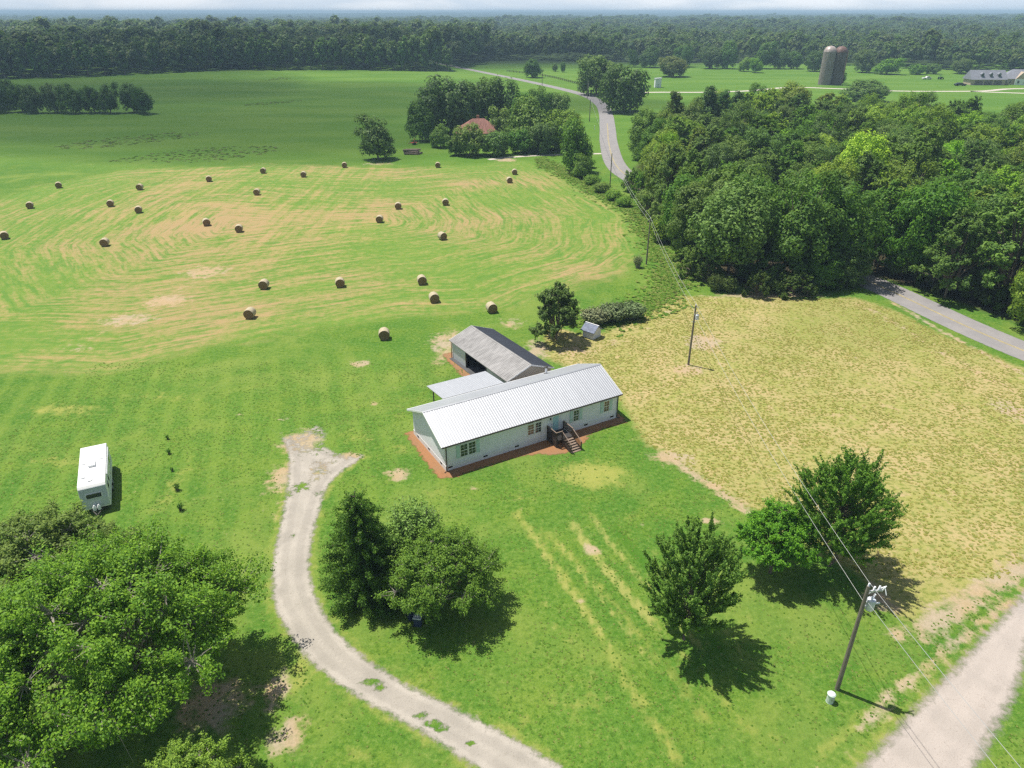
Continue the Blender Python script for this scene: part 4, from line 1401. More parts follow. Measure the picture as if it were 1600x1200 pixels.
window(house, 1.80, 2.62, 1.30, 2.78, 2, 4, shutters=((1.27, 1.68),))
window(house, 2.80, 3.62, 1.30, 2.78, 2, 4, shutters=((3.74, 4.14),))
window(house, 10.42, 11.18, 1.42, 2.70, 2, 4, M_BLIND)
window(house, 11.42, 12.18, 1.42, 2.70, 2, 4)
window(house, 10.42, 11.18, 2.92, 3.10, 2, 1, transom=True)
window(house, 11.42, 12.18, 2.92, 3.10, 2, 1, transom=True)
window(house, 16.74, 17.46, 1.42, 2.80, 2, 4, shutters=((16.20, 16.62), (17.58, 18.0)))
window(house, 21.22, 21.94, 1.42, 2.80, 2, 4, M_BLIND, shutters=((20.66, 21.08), (22.06, 22.46)))
# back windows
for u in (2.5, 7.5, 15.0, 20.5):
    f = MB().box(u - .08, u + .88, HWD + .04, HWD + .075, 1.3, 2.8).build('window', M_TRIM, house)
    MB().box(u, u + .8, HWD + .076, HWD + .082, 1.38, 2.72).build('pane', M_GLASS, f)
d = MB().box(13.78, 14.58, -.075, -.036, 0.95, 2.90)
d.box(13.88, 14.15, -.085, -.074, 1.1, 1.8).box(14.22, 14.48, -.085, -.074, 1.1, 1.8).box(13.88, 14.15, -.085, -.074, 1.95, 2.75).box(14.22, 14.48, -.085, -.074, 1.95, 2.75)
do = d.build('door', M_AQUA2, house)
MB().box(13.84, 13.90, -.14, -.074, 1.85, 1.95).build('handle', M_DARKM, do)
MB().box(13.68, 13.78, -.085, -.03, .95, 3.0).box(14.58, 14.68, -.085, -.03, .95, 3.0).box(13.78, 14.58, -.085, -.03, 2.9, 3.0).build('door_frame', M_TRIM, house)
MB().tube([(13.44, -.05, 2.78), (13.44, -.16, 2.78)], .06, 8).tube([(13.44, -.14, 2.86), (13.44, -.14, 2.62)], [.05, .09], 8).build('porch_light', M_DARKM, house)
for u in (0.48, 4.85, 8.95, 18.6, 22.5):
    m = MB().box(u - .26, u + .26, -.075, -.054, .30, .50)
    m.box(u - .22, u + .22, -.082, -.074, .33, .36).box(u - .22, u + .22, -.082, -.074, .39, .42).box(u - .22, u + .22, -.082, -.074, .45, .48)
    m.build('vent', M_BLACK, house)
for v in (1.2, 4.5, 7.6):
    MB().box(-.075, -.054, v - .22, v + .22, .30, .48).build('vent', M_BLACK, house)
pz = roof_z(8.3)
mb = MB().tube([(18.1, 8.3, pz - .1), (18.1, 8.3, pz + .85)], .15, 12)
fl_ = mb.build('flue_pipe', M_GREY, house)
MB().lathe([(.15, 0), (.23, .02), (.23, .16), (.10, .26)], 12, (18.1, 8.3, pz + .80)).build('cap', M_DARKM, fl_)
MB().lathe([(.30, -.14), (.24, .02), (.16, .10)], 12, (18.1, 8.3, pz)).build('flashing', M_DARKM, fl_)

# pine straw round the house
cs, sn = math.cos(HROT), math.sin(HROT)


def hloc(u, v):
    return HA[0] + u * cs - v * sn, HA[1] + u * sn + v * cs


straw = [hloc(*p) for p in [(-1.3, -.9), (0.2, -1.5), (4, -1.35), (8, -1.5), (10.6, -2.2), (11.8, -3.1), (13.4, -3.6), (15.2, -3.3), (16.8, -2.6), (17.9, -1.7), (20, -1.4), (23.6, -1.5), (24.1, -.6), (24.0, 3), (23.3, 9), (23.3, 9.6),
                            (-0.9, 9.7), (-1.25, 4)]]
tag(sheet('pine_straw_bed', straw, 0.3, 0.7, 0.010, M_STRAW), 'bed of orange pine straw round the foot of the white house', None, None, 'structure')
straw2 = [hloc(*p) for p in [(12.2, 27.4), (14.6, 27.5), (14.6, 12), (12.0, 12.0), (11.7, 20)]]
tag(sheet('straw_strip', straw2, 0.4, 0.9, 0.010, M_STRAW), 'strip of orange straw along the open side of the outbuilding', None, None, 'structure')

# ------------------------------------------------------------------ porch of dark wood
porch = empty('porch', (*hloc(14.15, 0), 0), HROT, 'dark brown wooden porch with steps below the aqua door', 'porch')
PW, PD, PZ = 1.12, 2.0, 0.93          # half width, depth, height
for k in range(14):
    v = -0.10 - PD * (k + .5) / 14
    MB().box(-PW, PW, v - .062, v + .062, PZ - .035, PZ).build('deck_board', M_DECK, porch)
MB().box(-PW, PW, -PD - .13, -PD - .10, PZ - .24, PZ - .037).build('rim_board', M_BROWN, porch)
for s in (-1, 1):
    MB().box(s * PW - .02, s * PW + .02, -PD - .1, -.08, PZ - .24, PZ - .037).build('rim_board', M_BROWN, porch)
for (a, b) in ((-PW, -.14), (PW, -.14), (-PW, -PD - .06), (PW, -PD - .06), (-.32, -PD - .06)):
    MB().box(a - .05, a + .05, b - .05, b + .05, 0, PZ + 1.0).build('post', M_BROWN, porch)
for s in (-1, 1):
    MB().box(s * PW - .06, s * PW + .06, -PD - .12, -.08, PZ + 1.0, PZ + 1.045).build('rail', M_TREAD, porch)
    MB().box(s * PW - .025, s * PW + .025, -PD - .01, -.19, PZ + .10, PZ + .16).build('rail', M_BROWN, porch)
    m = MB()
    for k in range(16):
        v = -.25 - k * .11
        m.box(s * PW - .019, s * PW + .019, v - .019, v + .019, PZ + .16, PZ + 1.0)
    tag(m.build('baluster', M_BROWN, porch), kind='stuff')
MB().box(-PW - .06, -.27, -PD - .12, -PD, PZ + 1.047, PZ + 1.09).build('rail', M_TREAD, porch)
m = MB()
for k in range(6):
    x = -PW + .12 + k * .115
    m.box(x - .019, x + .019, -PD - .08, -PD - .042, PZ + .02, PZ + 1.045)
tag(m.build('baluster', M_BROWN, porch), kind='stuff')
m = MB()
for k in range(14):                    # slatted skirt on the shaded side
    v = -.2 - k * .135
    m.box(-PW - .045, -PW - .022, v - .05, v + .05, .02, PZ - .24)
tag(m.build('skirt_slat', M_BROWN, porch), kind='stuff')
NS = 6
for k in range(NS):
    z = PZ - (k + 1) * PZ / (NS + .4)
    v = -PD - .14 - k * .31
    MB().box(-.28, 1.06, v - .30, v - .02, z - .04, z).build('tread', M_TREAD, porch)
for x in (-.32, 1.10):
    MB().prism([(x - .025, -PD - .14, PZ - .04), (x - .025, -PD - .14, PZ - .36), (x - .025, -PD - 1.72, 0), (x - .025, -PD - 2.06, 0), (x - .025, -PD - 2.02, .12)], (.05, 0, 0)).build('stringer', M_BROWN, porch)
    MB().box(x - .045, x + .045, -PD - 1.95, -PD - 1.86, 0, 1.12).build('post', M_BROWN, porch)
    MB().bar((x, -PD - .10, PZ + .96), (x, -PD - 1.96, 1.13), .1, .04).build('rail', M_TREAD, porch)
    m = MB()
    for k in range(12):
        f = (k + .6) / 12.6
        v = -PD - .14 - f * 1.72
        z = PZ - .1 - f * (PZ - .05)
        m.box(x - .018, x + .018, v - .018, v + .018, max(.08, z), z + 1.0 - .03 * (1 - f))
    tag(m.build('baluster', M_BROWN, porch), kind='stuff')

# ------------------------------------------------------------------ patio cover behind the house
pc = empty('patio_cover', (*hloc(4.2, 9.55), 0), HROT, 'flat pale metal patio cover on dark posts behind the white house', 'patio cover')
z0, z1, PWD, PDP = 3.34, 2.86, 8.4, 4.9
m = MB().prism([(0, 0, z0), (0, PDP, z1), (0, PDP, z1 - .09), (0, 0, z0 - .09)], (PWD, 0, 0))
rp = m.build('roof_panel', M_GALV, pc)
m = MB()
u = .05
while u < PWD:
    m.prism([(u - .03, 0, z0), (u, 0, z0 + .02), (u + .03, 0, z0)], (0, PDP, z1 - z0))
    u += .305
tag(m.build('rib', M_GALV, rp), kind='stuff')
MB().box(.1, PWD - .1, PDP - .35, PDP - .2, z1 - .26, z1 - .06).build('beam', M_DARKM, pc)
MB().box(.1, PWD - .1, .22, .32, z0 - .30, z0 - .13).build('beam', M_DARKM, pc)
for u in (.75, 4.2, 7.6):
    MB().box(u - .06, u + .06, PDP - .34, PDP - .22, 0, z1 - .26).build('post', M_DARKM, pc)
    MB().box(u - .06, u + .06, .21, .33, 0, z0 - .3).build('post', M_DARKM, pc)
slab = [hloc(*p) for p in [(3.9, 9.1), (13, 9.1), (13, 14.6), (3.9, 14.6)]]
m = MB().box(.1, PWD + 2.0, .0, PDP - .1, .0, .06)
tag(m.build('patio_slab', M_CONC, None, (*hloc(4.2, 9.55), 0), (0, 0, HROT)), 'dark concrete slab under the patio cover', None, None, 'structure')

# ------------------------------------------------------------------ outbuilding
gc = hloc(17.0, 18.55)
GW, GD, GE, GR = 3.75, 7.75, 2.72, 4.15      # half width at eave, half length, eave and ridge height
gar = empty('outbuilding', (*gc, 0), HROT + math.radians(3.0), 'gable roofed outbuilding with grey roof and open bay behind the house', 'outbuilding')
gs = (GR - GE) / GW
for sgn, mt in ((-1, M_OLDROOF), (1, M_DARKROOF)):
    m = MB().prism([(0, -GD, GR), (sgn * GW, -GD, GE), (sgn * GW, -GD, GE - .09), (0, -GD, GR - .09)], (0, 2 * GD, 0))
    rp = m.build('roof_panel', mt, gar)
    m = MB()
    v = -GD + .05
    while v < GD:
        m.prism([(0, v - .04, GR), (0, v, GR + .03), (0, v + .04, GR)], (sgn * GW, 0, GE - GR))
        v += .305
    tag(m.build('rib', mt, rp), kind='stuff')
    for e in (-1, 1):
        MB().prism([(0, e * GD, GR + .02), (sgn * GW, e * GD, GE + .02), (sgn * GW, e * GD, GE - .16), (0, e * GD, GR - .16)], (0, e * .03, 0)).build('rake_trim', M_TRIM, gar)
MB().prism([(-.16, -GD, GR - .03), (0, -GD, GR + .05), (.16, -GD, GR - .03)], (0, 2 * GD, 0)).build('ridge_cap', M_OLDROOF, gar)
wx, wy = GW - .3, GD - .3
for e, mt in ((-1, M_TAN), (1, M_PALESIDING)):
    m = MB().prism([(-wx, e * wy, 0), (wx, e * wy, 0), (wx, e * wy, GE + gs * .3 - .12), (0, e * wy, GR - .12), (-wx, e * wy, GE + gs * .3 - .12)], (0, -e * .1, 0))
    z = .3
    while z < GR - .25:
        z1 = z + .2
        w0, w1 = min(wx, (GR - .14 - z) / gs), min(wx, max(.02, (GR - .14 - z1) / gs))
        m.quad((-w0, e * (wy + .03), z), (w0, e * (wy + .03), z), (w1, e * (wy + .006), z1), (-w1, e * (wy + .006), z1))
        z = z1
    m.build('wall', mt, gar)
MB().box(wx - .1, wx, -wy + .1, wy - .1, 0, GE - .1).build('wall', M_PALESIDING, gar)
m = MB().box(-wx, -wx + .1, wy - 3.9, wy - .1, 0, GE - .02)
for k in range(13):
    m.box(-wx - .02, -wx, wy - .4 - k * .29, wy - .36 - k * .29, .1, GE - .05)
m.build('wall', M_PALESIDING, gar)
MB().box(-wx, -wx + .1, -wy + .1, -wy + 5.2, 0, GE - .02).build('wall', M_PALESIDING, gar)
for v in (-wy + 5.3, wy - 4.0):
    MB().box(-wx - .03, -wx + .13, v - .1, v + .1, 0, GE - .02).build('post', M_DARKM, gar)
MB().box(-wx - .02, -wx + .12, -wy + 5.4, wy - 4.1, GE - .3, GE - .03).build('header', M_DARKM, gar)
MB().box(-wx - .6, wx - .12, -wy + .12, wy - .12, .0, .05).build('floor_slab', M_CONC, gar)
MB().tube([(-wx - .12, wy, GE - .1), (-wx - .12, wy, 0)], .05, 6).build('downspout', M_DARKM, gar)

# ------------------------------------------------------------------ well house
wh = empty('well_house', (*hloc(35.2, 21.9), 0), math.radians(-42), 'tiny white well house with blue grey lid beside the scrub', 'well house')
wh.scale = (1.25, 1.25, 1.2)
M_LID = simple('blue grey shingles', (0.20, 0.23, 0.32), 0.8, var=0.3, scale=3)
m = MB()
m.box(-.8, .8, -.75, .75, 0, 1.05)
for k in range(6):
    z = .03 + k * .17
    m.box(-.815, .815, -.765, .765, z, z + .14)
m.prism([(-.8, -.75, 1.05), (-.8, .75, 1.05), (-.8, 0, 1.62)], (1.6, 0, 0))
m.build('wall', simple('white block', (0.74, 0.73, 0.74), 0.7, var=.06), wh)
for s in (-1, 1):
    r_ = MB().prism([(-1.0, 0, 1.74), (-1.0, s * 1.0, .98), (-1.0, s * 1.0, .92), (-1.0, 0, 1.67)], (2.0, 0, 0)).build('roof', M_LID, wh)
    for k in range(4):
        a = k / 4
        MB().prism([(-1.01, s * a, 1.765 - .76 * a), (-1.01, s * (a + .26), 1.765 - .76 * (a + .26) + .012), (-1.01, s * (a + .26), 1.745 - .76 * (a + .26)), (-1.01, s * a, 1.745 - .76 * a)], (2.02, 0, 0)).build('shingle', M_LID, r_)
MB().box(-1.02, 1.02, -.07, .07, 1.755, 1.785).build('ridge_cap', M_TRIM, wh)
MB().box(-.845, -.815, -.35, .35, .05, 1.0).build('door', simple('grey door', (.5, .56, .6), .6), wh)

# ------------------------------------------------------------------ camper trailer
tx, ty = -43.5, 61.3
camper = empty('camper_trailer', (tx, ty, 0), math.atan2(7.9, -3.85) - math.pi / 2, 'white travel trailer parked on the grass behind the big trees', 'trailer')
M_CAMP = simple('white camper skin', (0.80, 0.80, 0.80), 0.4, var=0.04)
M_CFRONT = simple('grey camper front', (0.52, 0.56, 0.62), 0.4, var=0.08)
M_STRIPE = simple('grey blue stripe', (0.36, 0.42, 0.52), 0.5, var=0.1)
CL, CW = 4.35, 1.25
prof = [(-CL, .55), (-CL + .05, 1.6), (-CL + .35, 2.85), (-CL + .6, 3.08), (CL - .3, 3.12), (CL, 2.9), (CL, .55)]
m = MB().prism([(-CW, y, z) for y, z in prof], (2 * CW, 0, 0))
m.build('body', M_CAMP, camper, bevel=0.06)
m = MB()
m.prism([(-CW + .08, -CL - .012, .7), (-CW + .08, -CL + .034, 1.62), (-CW + .08, -CL + .328, 2.83), (-CW + .08, -CL + .36, 2.83), (-CW + .08, -CL + .07, 1.62), (-CW + .08, -CL + .02, .7)], (2 * CW - .16, 0, 0))
m.build('front_panel', M_CFRONT, camper)
m = MB().prism([(-.75, -CL + .07, 1.75), (-.75, -CL + .205, 2.3), (-.75, -CL + .24, 2.3), (-.75, -CL + .10, 1.75)], (1.5, 0, 0))
fo = m.build('front_window', M_TRIM, camper, (0, -.035, 0))
MB().prism([(-.66, -CL + .03, 1.82), (-.66, -CL + .13, 2.22), (-.66, -CL + .16, 2.22), (-.66, -CL + .06, 1.82)], (1.32, 0, 0)).build('pane', M_GLASS, fo, (0, 0, 0))
for s in (-1, 1):
    MB().box(s * CW - .012, s * CW + .012, -CL + .1, CL - .06, 1.18, 1.34).build('stripe', M_STRIPE, camper)
    for (a, b) in ((-3.3, -2.4), (-1.9, -1.2), (1.8, 2.8)):
        f = MB().box(s * CW - .02, s * CW + .025, a, b, 1.65, 2.45).build('window', M_TRIM, camper, bevel=.015)
        MB().box(s * CW - .02, s * CW + .034, a + .07, b - .07, 1.72, 2.38).build('pane', M_GLASS, f)
d = MB().box(CW - .02, CW + .03, .2, .95, .62, 2.6).build('door', M_CAMP, camper, bevel=.015)
MB().box(CW + .03, CW + .06, .28, .36, 1.4, 1.6).build('handle', M_DARKM, d)
MB().tube([(CW + .08, -2.2, 2.92), (CW + .08, 3.4, 2.92)], .07, 8).build('awning_roll', M_GREY, camper)
m = MB().box(-.35, .35, -.5, .5, 3.1, 3.36)
m.build('air_conditioner', M_TRIM, camper, bevel=.1)
for (a, b) in ((-.75, .6), (.75, 1.0), (-.1, -3.0), (-.8, -2.2)):
    MB().box(a - .2, a + .2, b - .2, b + .2, 3.1, 3.2).build('roof_vent', M_TRIM, camper, bevel=.02)
for s in (-1, 1):
    for y in (-.75, .35):
        w = MB().tube([(s * (CW - .25), y, .36), (s * (CW + .02), y, .36)], .36, 18).build('wheel', M_BLACK, camper, smooth=True)
        MB().tube([(s * (CW + .0), y, .36), (s * (CW + .035), y, .36)], .2, 14).build('hub', M_GREY, w)
MB().bar((-.7, -CL + .3, .5), (0, -CL - 1.25, .5), .09, .12).bar((.7, -CL + .3, .5), (0, -CL - 1.25, .5), .09, .12).bar((0, -CL - 1.2, .5), (0, -CL - 1.5, .52), .1).tube([(0, -CL - 1.1, .0), (0, -CL - 1.1, .9)], .04, 6).build('hitch', M_DARKM, camper)
for s in (-.2, .2):
    MB().lathe([(.05, 0), (.16, .05), (.16, .45), (.08, .55), (.06, .62)], 12, (s, -CL - .35, .55)).build('gas_bottle', M_TRIM, camper, smooth=True)
MB().box(-CW + .05, CW - .05, -CL + .2, CL - .1, .42, .54).build('chassis', M_DARKM, camper)

# ------------------------------------------------------------------ utility poles and wires
M_POLE = simple('weathered pole timber', (0.20, 0.175, 0.145), 0.85, var=0.3, scale=5, streak=(5, 5, .4))
M_WIRE = simple('bare aluminium wire', (0.52, 0.52, 0.51), 0.45, metal=0.4, var=.05)
M_TRANS = simple('transformer grey', (0.60, 0.64, 0.70), 0.4, metal=.1, var=.08)
M_PORC = simple('white porcelain', (0.78, 0.80, 0.84), 0.25, var=.05)


def pole(x, y, h, label, name='utility_pole', r=.16):
    o = empty(name, (x, y, 0), 0, label, 'utility pole', 'wooden utility poles of the power line')
    MB().tube([(0, 0, -.2), (0, 0, h * .5), (0, 0, h)], [r, r * .86, r * .70], 12).build('pole', M_POLE, o, smooth=True)
    return o


def insulator(parent, x, y, z, dx=0.0, dy=0.0, dz=.32):
    m = MB()
    n = 7
    pts, rr = [], []
    for k in range(n * 2 + 1):
        f = k / (n * 2)
        pts.append((x + dx * f, y + dy * f, z + dz * f))
        rr.append(.035 if k % 2 == 0 else .075)
    m.tube(pts, rr, 8)
    return m.build('insulator', M_PORC, parent)


p1 = (24.2, 36.3)
P1 = pole(p1[0], p1[1], 10.2, 'tall wooden pole with grey transformer on the lawn by the gravel road', r=.17)
tr = MB().lathe([(.27, 0), (.30, .05), (.30, .82), (.27, .90), (.12, .96)], 16, (.52, .05, 8.05)).build('transformer', M_TRANS, P1, smooth=True)
MB().box(.1, .30, -.02, .12, 8.25, 8.33).box(.1, .30, -.02, .12, 8.65, 8.73).build('bracket', M_GREY, tr)
insulator(tr, .45, -.05, 8.98, .0, -.05, .38)
insulator(tr, .62, .12, 8.98, .12, .05, .34)
MB().tube([(.78, -.1, 8.7), (1.02, -.16, 8.82)], [.05, .07], 8).build('bushing', M_PORC, tr)
MB().tube([(.45, -.10, 9.36), (.75, .1, 9.75), (.9, .05, 9.9)], .015, 5).build('lead_wire', M_GREY, tr)
MB().bar((.1, 0, 9.72), (1.0, .02, 9.80), .10, .09).bar((.1, .02, 9.45), (.6, .02, 9.74), .05).build('crossarm', M_GREY, P1)
insulator(P1, .42, 0, 9.84, .02, 0, .32)
insulator(P1, .72, 0, 9.84, .10, .05, .34)
m = MB().tube([(.98, .0, 9.75), (1.10, -.05, 10.12)], .05, 8).tube([(1.10, -.05, 10.10), (1.18, -.3, 9.65)], .035, 6).tube([(.9, .1, 9.9), (1.35, .2, 9.98)], .045, 6)
m.build('fuse_cutout', M_PORC, P1)
insulator(P1, 0, 0, 10.2, 0, 0, .25)

p2 = (25.2, 91.2)
P2 = pole(p2[0], p2[1], 9.0, 'wooden pole with a pale box standing in the dry lot')
MB().lathe([(.2, 0), (.25, .05), (.25, .72), (.15, .8)], 14, (.32, -.18, 7.0)).build('transformer', M_TRANS, P2, smooth=True)
MB().box(-.32, .32, -.05, .05, 6.55, 6.63).build('bracket', M_GREY, P2)
insulator(P2, 0, 0, 9.0, 0, 0, .25)
insulator(P2, .25, -.1, 7.85, 0, 0, .3)
MB().tube([(0, 0, 8.7), (.6, .25, 8.72)], .02, 6).build('arm', M_GREY, P2)
p3 = (26.8, 136.7)
P3 = pole(p3[0], p3[1], 9.1, 'wooden pole on the hay field edge next to the wood')
insulator(P3, 0, 0, 9.1, 0, 0, .3)
MB().bar((0, 0, 8.75), (.45, 0, 8.85), .06).build('arm', M_GREY, P3)
p4 = (28.4, 209.1)
P4 = pole(p4[0], p4[1], 9.0, 'wooden pole standing on the weedy verge where the road leaves the wood')
insulator(P4, 0, 0, 9.0, 0, 0, .3)
fp = [G(921, 190), G(917.5, 154), G(847, 134)]
for (x, y), lab in zip(fp, ['distant thin pole on the grass left of the road before the farm', 'distant thin pole across from the farm drive turn off', 'furthest thin pole beside the far road']):
    o = pole(x, y, 9.5, lab, r=.2)
    insulator(o, 0, 0, 9.5, 0, 0, .3)


def wire(a, b, sag, r, label):
    a, b = Vector(a), Vector(b)
    n = 24
    pts = [a.lerp(b, k / n) - Vector((0, 0, sag * 4 * (k / n) * (1 - k / n))) for k in range(n + 1)]
    tag(MB().tube(pts, r, 5).build('overhead_wire', M_WIRE), label, 'wire', 'overhead wires of the power line')


wire((p1[0], p1[1], 10.46), (p2[0], p2[1], 9.26), .9, .016, 'top wire from the transformer pole over the dry lot')
wire((p1[0] - .12, p1[1], 8.9), (p2[0] - .12, p2[1], 7.9), .9, .016, 'lower wire from the transformer pole over the dry lot')
wire((p2[0], p2[1], 9.26), (p3[0], p3[1], 9.4), .8, .018, 'top wire from the dry lot pole to the field edge pole')
wire((p2[0] + .12, p2[1], 7.9), (p3[0] + .2, p3[1], 8.3), .8, .018, 'lower wire from the dry lot pole to the field edge pole')
wire((p3[0], p3[1], 9.4), (p4[0], p4[1], 9.3), 1.2, .022, 'top wire from the field edge pole to the verge pole')
wire((p3[0] + .2, p3[1], 8.3), (p4[0] + .2, p4[1], 8.2), 1.2, .022, 'lower wire from the field edge pole to the verge pole')
wire((p4[0], p4[1], 9.3), (fp[0][0], fp[0][1], 9.8), 1.4, .03, 'wire from the verge pole along the road to the distant poles')
wire((fp[0][0], fp[0][1], 9.8), (fp[1][0], fp[1][1], 9.8), 1.4, .03, 'wire between the two distant poles by the road bend')
wire((p1[0], p1[1], 10.46), (32.5, -8.0, 10.4), .9, .016, 'top wire running out over the gravel road')
wire((p1[0] + .12, p1[1], 8.9), (32.2, -8.0, 8.9), .9, .016, 'lower wire running out over the gravel road')

# pedestal beside the near pole
x, y = G(1296, 1096)
ped = empty('utility_pedestal', (x, y, 0), .3, 'pale green round utility pedestal beside the foot of the tall pole', 'utility box')
M_PED = simple('pale green enamel', (0.62, 0.72, 0.66), 0.5, var=.08)
MB().lathe([(.27, 0), (.26, .02), (.255, .72), (.27, .74)], 12).build('housing', M_PED, ped)
MB().lathe([(.30, .74), (.31, .80), (.24, .88), (.05, .91)], 12).build('cap', M_PED, ped, smooth=True)
MB().box(-.12, .12, -.275, -.25, .3, .62).build('plate', M_GREY, ped)

# two dark blue bins in the shade under the shrub
M_BIN = simple('dark blue plastic', (0.03, 0.045, 0.10), 0.4, var=.15)
for i, (x, y, lab) in enumerate([(-8.4, 43.2, 'dark blue bin deep in the shade under the shrub and evergreen'), (-7.7, 42.5, 'dark blue bin with a glint coloured onto its lid in the shade, nearer the lawn')]):
    b = empty('bin', (x, y, 0), .4 + i, lab, 'bin', 'dark blue bins under the shrub')
    MB().prism([(-.26, -.3, .1), (.26, -.3, .1), (.26, .3, .1), (-.26, .3, .1)], (0, 0, .85)).build('body', M_BIN, b, bevel=.03)
    MB().prism([(-.31, -.36, .95), (-.31, .36, .95), (-.31, .34, 1.03), (-.31, -.34, 1.03)], (.62, 0, 0)).build('lid', M_BIN if i == 0 else M_TRANS, b, bevel=.02)  # second lid is pale all over: a white glint painted as its colour
    for s in (-.24, .24):
        MB().tube([(s - .03, .32, .1), (s + .03, .32, .1)], .1, 10).build('wheel', M_BLACK, b)

# ------------------------------------------------------------------ round hay bales
def straw_mat(name, c1, c2, c3):
    m, t, b = new_mat(name)
    oc = nd(t, 'ShaderNodeTexCoord').outputs['Object']
    a = noi(t, mapv(t, oc, (1.2, 9, 9)), 3.0, 5, .7)
    q = noi(t, oc, 2.0, 4, .6)
    c = mixc(t, sst(t, a, .35, .68), c1, c2)
    c = mixc(t, mth(t, 'MULTIPLY', sst(t, q, .5, .7), .5), c, c3)
    t.links.new(c, b.inputs['Base Color'])
    b.inputs['Roughness'].default_value = .9
    b.inputs['Specular IOR Level'].default_value = .1
    bn = nd(t, 'ShaderNodeBump', {'Height': a, 'Strength': .8, 'Distance': .05})
    t.links.new(bn.outputs[0], b.inputs['Normal'])
    return m


M_BALE = straw_mat('bale side straw', (0.42, 0.36, 0.24), (0.56, 0.50, 0.37), (0.30, 0.25, 0.16))
M_BEND = straw_mat('bale end straw', (0.20, 0.135, 0.07), (0.27, 0.19, 0.10), (0.12, 0.085, 0.045))  # darker than the side straw: the shade on the ends is coloured in


def bale_proto():
    rg_ = random.Random(4)
    R_, L_ = .84, 1.5
    n, k = 36, 9
    vs, fs = [], []
    for j in range(k):
        yy = -L_ / 2 + L_ * j / (k - 1)
        for i in range(n):
            a = 2 * math.pi * i / n
            r = R_ * (1 + rg_.uniform(-.018, .018)) * (.965 if j in (0, k - 1) else 1)
            z = math.sin(a) * r
            if z < -.76:
                z = -.76 + (z + .76) * .2
            vs.append((math.cos(a) * r * 1.01, yy, z + .79))
    for j in range(k - 1):
        for i in range(n):
            i2 = (i + 1) % n
            fs.append((j * n + i, j * n + i2, (j + 1) * n + i2, (j + 1) * n + i))
    body = MB().add(vs, fs).mesh('body', M_BALE, True)
    ends = []
    for s in (-1, 1):
        ev, ef = [], []
        rings = 7
        for q in range(rings):
            rr = R_ * .965 * (1 - q / rings)
            for i in range(n):
                a = 2 * math.pi * i / n
                z = max(math.sin(a) * rr, -.772)
                ev.append((math.cos(a) * rr, s * (L_ / 2 + .012 * (q % 2) + .02 * (q > 0)) + rg_.uniform(-.012, .012), z + .79))
        for q in range(rings - 1):
            for i in range(n):
                i2 = (i + 1) % n
                ef.append((q * n + i, q * n + i2, (q + 1) * n + i2, (q + 1) * n + i))
        ef.append(tuple(range((rings - 1) * n, rings * n)))
        ends.append(MB().add(ev, ef).mesh('end_face', M_BEND))
    return body, ends


bbody, bends = bale_proto()
bales = [  # photo position of the foot, heading, label
    (600, 531, .22, 'hay bale nearest the camera, on green grass left of the outbuilding'),
    (768, 489, .35, 'hay bale just beyond the outbuilding ridge'),
    (678, 473, .30, 'hay bale nearer the outbuilding of the close pair'),
    (659, 445, .28, 'hay bale further out of the close pair above the outbuilding'),
    (531, 449, .25, 'hay bale alone in the middle of the near row'),
    (412, 452, .10, 'hay bale in the near row above the lowest bale on the camper side'),
    (390, 498, -.05, 'lowest hay bale on the camper side of the hay field'),
    (691, 375, .55, 'hay bale showing its brown end alone in the mid field right part'),
    (593, 348, .05, 'hay bale lower of the pair below the lone tree'),
    (622, 327, .12, 'hay bale upper of the pair below the lone tree'),
    (696, 321, .10, 'hay bale below the farmhouse in the mid field'),
    (684, 262, .05, 'hay bale just in front of the red roofed farmhouse'),
    (796, 286, .15, 'nearer hay bale of the two by the dirt track'),
    (804, 273, .05, 'further hay bale of the two by the dirt track'),
    (538, 262, .15, 'hay bale left of the lone tree in the green strip'),
    (474, 277, .10, 'hay bale in the far row second from the lone tree'),
    (411, 271, .10, 'hay bale in the far row third from the lone tree'),
    (401, 305, .15, 'hay bale on the pinkest stubble right under the far row'),
    (326, 284, .35, 'hay bale on the top edge of the pink stubble'),
    (373, 363, .20, 'hay bale right one of two at the bottom of the pink stubble'),
    (322, 353, .45, 'hay bale left one of two at the bottom of the pink stubble'),
    (216, 333, .40, 'hay bale on green grass at the left side of the pink stubble'),
    (218, 297, .15, 'hay bale in the far row above the green grass patch'),
    (172, 323, .40, 'hay bale between the stubble and the far left bales'),
    (163, 385, .20, 'hay bale alone in the green centre of the curved windrows'),
    (91, 294, .45, 'hay bale furthest back on the left side of the field'),
    (46, 326, .45, 'hay bale on the left stubble stripes'),
    (6, 374, .60, 'hay bale cut by the left frame edge'),
]
for u, v, a, lab in bales:
    x, y = G(u, v)
    b = empty('hay_bale', (x, y + .5, 0), a + RND.uniform(-.05, .05), lab, 'hay bale', 'round hay bales in the cut field')
    link('body', bbody, b)
    for e in bends:
        link('end_face', e, b)

